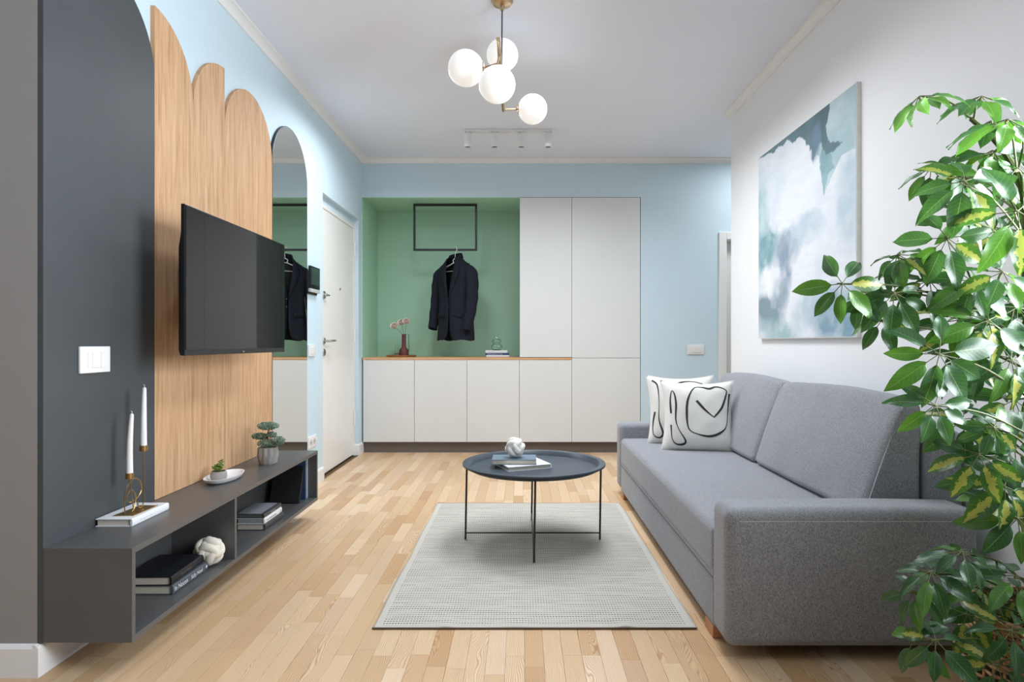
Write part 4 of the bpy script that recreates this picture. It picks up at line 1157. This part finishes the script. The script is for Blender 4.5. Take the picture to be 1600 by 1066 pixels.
def lin(c): return np.array(srgb(*c)[:3])
base_c = fbm(S, Tt, 4, 9)
col[:] = lin((226, 230, 236)); k = np.clip((base_c-.42)*3.2, 0, 1)[..., None]; col = col*(1-k*.75)+lin((200, 213, 224))*k*.75
def blob(s, t, rs, rt, c, a, soft=.5):
    global col
    d = np.sqrt(((Sw-s)/rs)**2+((Tw-t)/rt)**2); m = np.clip((1.12-d)/soft, 0, 1)[..., None]*min(1.1, a*1.15)
    m = m*(.85+1.5*(fbm(Sw, Tw, 14, int(s*100+t*10)+5, 4)[..., None]-.5))
    m = np.clip(m, 0, 1); col = col*(1-m)+lin(c)*m
def inside(poly):
    r = np.zeros_like(S, bool); n = len(poly)
    for i in range(n):
        (x0, y0), (x1, y1) = poly[i], poly[(i+1) % n]
        cond = ((y0 > Tw) != (y1 > Tw)); xi = (x1-x0)*(Tw-y0)/((y1-y0) or 1e-9)+x0
        r ^= cond & (Sw < xi)
    return r
def fill(poly, c, a=1, c2=None, f=9, sd=3):
    global col
    m = inside(poly).astype(float)[..., None]*a; cc = np.zeros_like(col)+lin(c)
    if c2 is not None:
        q = np.clip((fbm(S, Tt, f, sd)-.35)*3, 0, 1)[..., None]; cc = cc*(1-q)+lin(c2)*q
    col = col*(1-m)+cc*m
# left side pale blue wash, lower streaks
blob(.05, .62, .10, .30, (168, 196, 204), .8)
blob(.10, .48, .17, .13, (122, 162, 170), 1.0, .45)
blob(.36, .44, .17, .10, (152, 168, 184), 1.0, .6)
blob(.36, .34, .07, .16, (138, 156, 174), .9, .5)
blob(.55, .50, .20, .07, (190, 204, 216), .8)
blob(.30, .22, .10, .09, (150, 166, 178), .8)
blob(.12, .15, .24, .11, (128, 150, 160), .95, .6)
blob(.20, .04, .30, .07, (160, 186, 192), .8)
blob(.84, .10, .24, .14, (128, 160, 178), 1.0, .5)
blob(.60, .12, .18, .10, (178, 196, 208), .7)
blob(.95, .55, .10, .22, (184, 202, 214), .8)
blob(.12, .30, .10, .08, (236, 238, 240), .9)
# top: light blue cloud right, teal fall, dark teal sky
fill([(.70, .98), (.86, 1.3), (1.3, 1.3), (1.3, .70), (.97, .74), (.90, .76), (.84, .70), (.80, .66), (.745, .60), (.72, .70), (.70, .80), (.64, .82)], (160, 188, 196), .95, (186, 206, 212), 7, 21)
fill([(.74, .86), (.80, .80), (.84, .72), (.78, .70), (.75, .60), (.725, .70), (.71, .80)], (112, 152, 160), .8, (140, 175, 182), 9, 4)
fill([(.0, 1.3), (-.2, .985), (.18, .985), (.30, .965), (.36, .985), (.42, .945), (.50, .955), (.56, .90), (.62, .83), (.645, .77), (.67, .83), (.70, .86), (.76, .80), (.84, .80), (.92, .815), (.84, .84), (.77, .86), (.735, .93), (.78, .99), (.84, 1.3)], (80, 108, 118), 1, (98, 126, 136), 6, 31)
blob(.655, .87, .05, .10, (104, 130, 152), .8)
brush = fbm(S*.6+Tt, Tt*3, 26, 90, 3)[..., None]
col = np.clip(col*(.96+.10*(brush)), 0, 1)
vs = []; fs = []
for i in range(NG+1):
    for j in range(NG+1):
        vs.append((XR-.0225-.0006*float(base_c[i, j]), PY1-.004-(PY1-PY0-.008)*i/NG, PZ0+.004+(PZ1-PZ0-.008)*j/NG))
for i in range(NG):
    for j in range(NG):
        a = i*(NG+1)+j; fs.append((a, a+NG+1, a+NG+2, a+1))
t = NT('oil_paint_clouds'); t.set(Roughness=.6)
at_ = t.n('ShaderNodeVertexColor'); at_.layer_name = 'paint'; t.l(at_.outputs[0], t.p.inputs['Base Color'])
t.bump(t.noise(t.mapping(t.pos(), (1, 60, 22)), 1.5, 4, .6), .25, .002)
po = MB().add(vs, fs).build('paint_surface', t.m, pt, smooth=True, sharp=180)
ca = po.data.color_attributes.new('paint', 'FLOAT_COLOR', 'POINT')
ca.data.foreach_set('color', np.concatenate([col.reshape(-1, 3), np.ones(((NG+1)**2, 1))], 1).ravel().astype(np.float32))

# ------------------------------------------------------------------ umbrella plant in a wicker basket
bc = Vector((1.295, 1.545, 0))
wk = empty('wicker_basket', tuple(bc)); tag(wk, 'woven natural wicker basket holding the big plant beside the sofa', 'basket')
def brad(z): return .140+.032*math.sin(math.pi*min(1, z/.40)*.9)+.01*z
m = MB()
for i in range(44):
    a = 2*math.pi*i/44
    m.tube([(bc.x+brad(z)*math.cos(a), bc.y+brad(z)*math.sin(a), z) for z in np.linspace(.004, .345, 8)], .0032, 5)
m.build('stake', M['wicker'], wk, smooth=True)['kind'] = 'stuff'
m = MB()
for k in range(34):
    z = .008+k*.0099
    if .10 < z < .24 and k % 2: continue
    m.tube([(bc.x+(brad(z)+.0035*math.cos(22*a_+math.pi*(k % 2)))*math.cos(a_), bc.y+(brad(z)+.0035*math.cos(22*a_+math.pi*(k % 2)))*math.sin(a_), z) for a_ in np.linspace(0, 2*math.pi, 132, endpoint=False)], .0045, 5, closed=True)
m.build('weave', M['wicker'], wk, smooth=True)['kind'] = 'stuff'
for z_ in (.342, .351): MB().tube([(bc.x+(brad(.36)+.004*math.cos(11*a_))*math.cos(a_), bc.y+(brad(.36)+.004*math.cos(11*a_))*math.sin(a_), z_+.002*math.sin(11*a_)) for a_ in np.linspace(0, 2*math.pi, 100, endpoint=False)], .008, 6, closed=True).build('rim', M['wicker'], wk, smooth=True)
MB().lathe([(0, .002), (.130, .002), (.158, .25), (.150, .25), (.125, .012), (0, .012)], tuple(bc), 32).build('liner', M['black'], wk)
pr_ = empty('umbrella_plant', (bc.x, bc.y, .232)); tag(pr_, 'tall variegated umbrella plant with glossy fingered leaves in the wicker basket', 'plant')
MB().lathe([(0, .015), (.095, .015), (.130, .24), (.136, .24), (.136, .255), (.128, .255), (.124, .232), (0, .232)], tuple(bc), 36).build('nursery_pot', M['blackplastic'], pr_, smooth=True)
MB().lathe([(0, .233), (.123, .233), (.123, .240), (0, .246)], tuple(bc), 28).build('soil', M['soil'], pr_)
def PX(u, v, d): return Vector(((u-815)*d/978, d, 1.02-(v-536)*d/978))
trunks = [catmull([(1.29, 1.55, .24), (1.29, 1.56, .55), (1.30, 1.57, .85), (1.25, 1.55, 1.15), (1.235, 1.54, 1.38), (1.19, 1.55, 1.50), (1.12, 1.56, 1.58)], 8),
          catmull([(1.26, 1.51, .24), (1.22, 1.50, .50), (1.24, 1.48, .75), (1.20, 1.50, .98), (1.12, 1.52, 1.10)], 8),
          catmull([(1.31, 1.59, .24), (1.33, 1.62, .60), (1.34, 1.60, .95), (1.32, 1.62, 1.25), (1.36, 1.60, 1.45)], 8)]
for P_ in trunks:
    MB().tube(P_, [.011-.005*i/(len(P_)-1) for i in range(len(P_))], 8).build('trunk', M['trunk'], pr_, smooth=True)
# leaflet meshes: unit length along +Y, normal +Z
def leaflet_mesh(name, mat, wid, droop, fold, wave):
    nl, nw = 9, 4; vs = []; fs = []; uv = []
    for i in range(nl+1):
        t_ = i/nl
        wd = wid*(math.sin(math.pi*min(1, (t_*.97+.02))**.80))**.85 if 0 < t_ < 1 else .01
        if t_ > .85: wd *= 1-.35*(t_-.85)/.15
        for j in range(-nw//2, nw//2+1):
            s_ = j/(nw/2)
            vs.append((wd*s_, t_*(1-.12*droop*t_), -droop*.45*t_*t_+fold*wd*abs(s_)+wave*.03*math.sin(t_*9+s_*2)*abs(s_)))
            uv.append((.5+.5*s_, t_))
    k_ = nw+1
    for i in range(nl):
        for j in range(nw): a = i*k_+j; fs.append((a, a+1, a+k_+1, a+k_))
    me = MB().add(vs, fs).mesh(name, smooth=True, sharp=180)
    ul = me.uv_layers.new(name='UVMap')
    for lp in me.loops: ul.data[lp.index].uv = uv[lp.vertex_index]
    me.materials.append(mat); return me, vs, fs, uv
VAR = [leaflet_mesh('leaflet', M['leaf'], .215, .35, .30, 1), leaflet_mesh('leaflet', M['leaf'], .19, .7, .35, -1), leaflet_mesh('leaflet', M['leaf_light'], .20, .5, .25, 1),
       leaflet_mesh('leaflet', M['leaf_var'], .215, .55, .30, 1), leaflet_mesh('leaflet', M['leaf'], .235, .15, .2, 1)]
# whorls: hub pixel u, v, depth; facing vector of the whorl (x, y, z); leaflet length m; count; variegation chance; arc start/end in degrees (0=right,90=up in view)
CAMV = Vector((-.3, -1, .1))
WH = [
 (1437, 150, 1.50, (-.5, -.1, .9), .085, 7, .0), (1533, 150, 1.50, (-.1, -.35, 1), .085, 8, .0), (1575, 186, 1.45, (0, -.5, .8), .105, 8, .25), (1545, 190, 1.58, (-.2, -.3, .9), .09, 7, .3),
 (1507, 283, 1.42, (-.1, -.8, .35), .098, 8, .3), (1455, 262, 1.55, (-.6, -.5, .6), .082, 7, .25), (1590, 262, 1.50, (.1, -.5, .8), .10, 7, .3), (1550, 235, 1.60, (-.2, -.4, .8), .085, 7, .5),
 (1590, 330, 1.35, (-.2, -.9, .2), .115, 6, .8), (1560, 365, 1.62, (.0, -1, .1), .070, 8, .6), (1480, 372, 1.45, (-.4, -.8, .1), .090, 8, .05), (1403, 398, 1.52, (-.5, -.4, .8), .078, 8, .2),
 (1440, 400, 1.58, (-.3, -.5, .7), .08, 7, .3), (1316, 443, 1.48, (-.45, -.9, .2), .088, 7, .3), (1397, 458, 1.48, (-.3, -.8, .35), .085, 8, .15), (1344, 462, 1.52, (-.5, -.3, .3), .068, 6, .4), (1378, 500, 1.53, (-.4, -.5, .4), .075, 6, .2),
 (1452, 438, 1.50, (-.2, -.7, .5), .085, 8, .4), (1468, 553, 1.38, (-.15, -1, .2), .100, 8, .05), (1520, 440, 1.45, (-.1, -.7, .4), .09, 8, .4), (1567, 425, 1.42, (0, -.7, .6), .085, 7, .3), (1500, 500, 1.5, (-.2, -.7, .3), .09, 8, .5),
 (1545, 500, 1.42, (.0, -.8, .3), .10, 7, .6), (1590, 480, 1.5, (.1, -.7, .4), .10, 8, .3), (1525, 560, 1.50, (.0, -.6, .6), .085, 7, .3), (1580, 560, 1.45, (.1, -.8, .3), .10, 8, .5),
 (1461, 633, 1.36, (-.15, -1, .25), .078, 8, .03), (1553, 668, 1.42, (-.1, -.9, .3), .065, 8, .3), (1585, 625, 1.5, (0, -.6, .5), .10, 7, .3), (1505, 655, 1.48, (-.2, -.3, .2), .085, 6, .7), (1530, 710, 1.42, (-.2, -.5, .2), .09, 7, .7),
 (1585, 700, 1.45, (.1, -.8, .3), .09, 7, .4), (1570, 760, 1.42, (0, -.6, .3), .095, 7, .6), (1545, 745, 1.48, (-.1, -.5, .2), .095, 6, .4), (1590, 810, 1.4, (-.1, -.6, .3), .095, 7, .6),
 (1504, 862, 1.42, (-.1, -.45, 1), .075, 8, .05), (1455, 893, 1.42, (-.3, -.5, .9), .080, 8, .05), (1428, 925, 1.44, (-.5, -.6, .7), .072, 7, .0), (1530, 915, 1.48, (0, -.5, .9), .070, 7, .2), (1590, 900, 1.4, (.1, -.5, .7), .09, 7, .3),
 (1462, 1000, 1.38, (-.3, -.4, .5), .080, 6, .3), (1510, 960, 1.45, (-.1, -.6, .6), .075, 6, .3), (1580, 985, 1.35, (0, -.6, .6), .085, 7, .3), (1560, 1040, 1.33, (-.1, -.8, .4), .08, 7, .2), (1428, 1000, 1.42, (-.6, -.3, .4), .080, 4, .3),
]
random.seed(21)
extra = []; total = 0
def basis(N, twist):
    N = Vector(N).normalized(); ref = Vector((0, 0, 1)) if abs(N.z) < .9 else Vector((0, -1, 0))
    a = ref.cross(N).normalized(); b = N.cross(a).normalized()
    return N, a*math.cos(twist)+b*math.sin(twist), -a*math.sin(twist)+b*math.cos(twist)
def whorl_specs(hub, N, L, n, seed, droopy):
    rr = random.Random(seed); N_, a, b = basis(N, rr.uniform(0, 6.28)); out = []
    for k in range(n):
        th = 2*math.pi*k/n+rr.uniform(-.16, .16)
        d = a*math.cos(th)+b*math.sin(th)
        up = d.dot(Vector((0, 0, 1)))
        tilt = rr.uniform(.05, .35)
        d = (d-N_*tilt+Vector((0, 0, -.28*droopy))).normalized()
        side = d.cross(N_).normalized(); nr = side.cross(d).normalized()
        pet = L*rr.uniform(.22, .34); ln = L*rr.uniform(.82, 1.12)
        p0 = hub+d*pet
        roll = rr.uniform(-.4, .4)
        side2 = side*math.cos(roll)+nr*math.sin(roll); nr2 = side2.cross(d).normalized()
        mt = Matrix(((side2.x*ln, d.x*ln, nr2.x*ln, p0.x), (side2.y*ln, d.y*ln, nr2.y*ln, p0.y), (side2.z*ln, d.z*ln, nr2.z*ln, p0.z), (0, 0, 0, 1)))
        out.append((mt, p0, rr))
    return out
def near_stem(hub):
    best = None
    for P_ in trunks:
        for p in P_:
            if p.z > hub.z+.10: continue
            dd = (p-hub).length+abs(p.z-(hub.z-.12))*.8
            if best is None or dd < best[0]: best = (dd, p)
    return best[1]
proot = pr_.location
def petiole(hub, m, N, r=.0022):
    s0 = near_stem(hub); N_ = Vector(N).normalized()
    mid = s0.lerp(hub, .55)+Vector((0, 0, .02))
    m.tube(catmull([s0, mid, hub-N_*.012+Vector((0, 0, .002)), hub], 6), [r*1.25-(r*.5)*i/18 for i in range(19)], 6)
for wi, (u, v, d_, N, L, n, vc) in enumerate(WH):
    hub = PX(u, v, d_); m = MB(); petiole(hub, m, N)
    specs = whorl_specs(hub, N, L, n, 100+wi, 1.0)
    for mt, p0, rr in specs: m.tube([hub, p0+(p0-hub)*.15], .0011, 5)
    lf = m.build('leaf', M['trunk'], pr_, smooth=True)
    for mt, p0, rr in specs:
        if rr.random() < vc*.62: vi = 3
        else: vi = rr.choice([0, 1, 4, 0, 2])
        if total < 300:
            o = bpy.data.objects.new('leaflet', VAR[vi][0]); COL.objects.link(o); o.parent = lf
            o.matrix_local = Matrix.Translation(-proot) @ mt
            total += 1
        else:
            extra.append((mt, vi))
# filler foliage behind, joined
random.seed(77)
fv, ff, fu, fm = [], [], [], []
for mt, vi in extra:
    _, vs_, fs_, uv_ = VAR[vi]; n0 = len(fv)
    fv += [mt @ Vector(q) for q in vs_]; ff += [tuple(x_+n0 for x_ in f_) for f_ in fs_]; fu += uv_; fm += [{0: 0, 1: 0, 4: 0, 2: 1, 3: 2}[vi]]*len(fs_)
stm = MB()
for i in range(34):
    u = random.uniform(1500, 1720); v = random.choice([random.uniform(330, 620), random.uniform(330, 620), random.uniform(600, 800), random.uniform(200, 340), random.uniform(850, 1040)])
    if u < 1540 and v > 600: continue
    d_ = random.uniform(1.48, 1.80)
    hub = PX(u, v, d_)
    if hub.x > 1.46: continue
    N = (random.uniform(-.4, .5), random.uniform(-.9, -.1), random.uniform(.1, .9)); petiole(hub, stm, N)
    for mt, p0, rr in whorl_specs(hub, N, random.uniform(.075, .10), 7, 900+i, 1.0):
        stm.tube([hub, p0+(p0-hub)*.15], .0011, 4)
        vi = 3 if rr.random() < .28 else rr.choice([0, 1, 2, 4])
        _, vs_, fs_, uv_ = VAR[vi]; n0 = len(fv)
        tip = [mt @ Vector(q) for q in vs_]
        if max(q.x for q in tip) > 1.54: continue
        fv += tip; ff += [tuple(x_+n0 for x_ in f_) for f_ in fs_]; fu += uv_; fm += [{0: 0, 1: 0, 4: 0, 2: 1, 3: 2}[vi]]*len(fs_)
fo = MB().add(fv, ff).build('foliage', M['leaf'], pr_, smooth=True, sharp=180); fo['kind'] = 'stuff'
fo.data.materials.append(M['leaf_light']); fo.data.materials.append(M['leaf_var'])
fo.data.polygons.foreach_set('material_index', fm)
ul = fo.data.uv_layers.new(name='UVMap')
for lp in fo.data.loops: ul.data[lp.index].uv = fu[lp.vertex_index]
so_ = stm.build('petioles', M['trunk'], pr_, smooth=True); so_['kind'] = 'stuff'
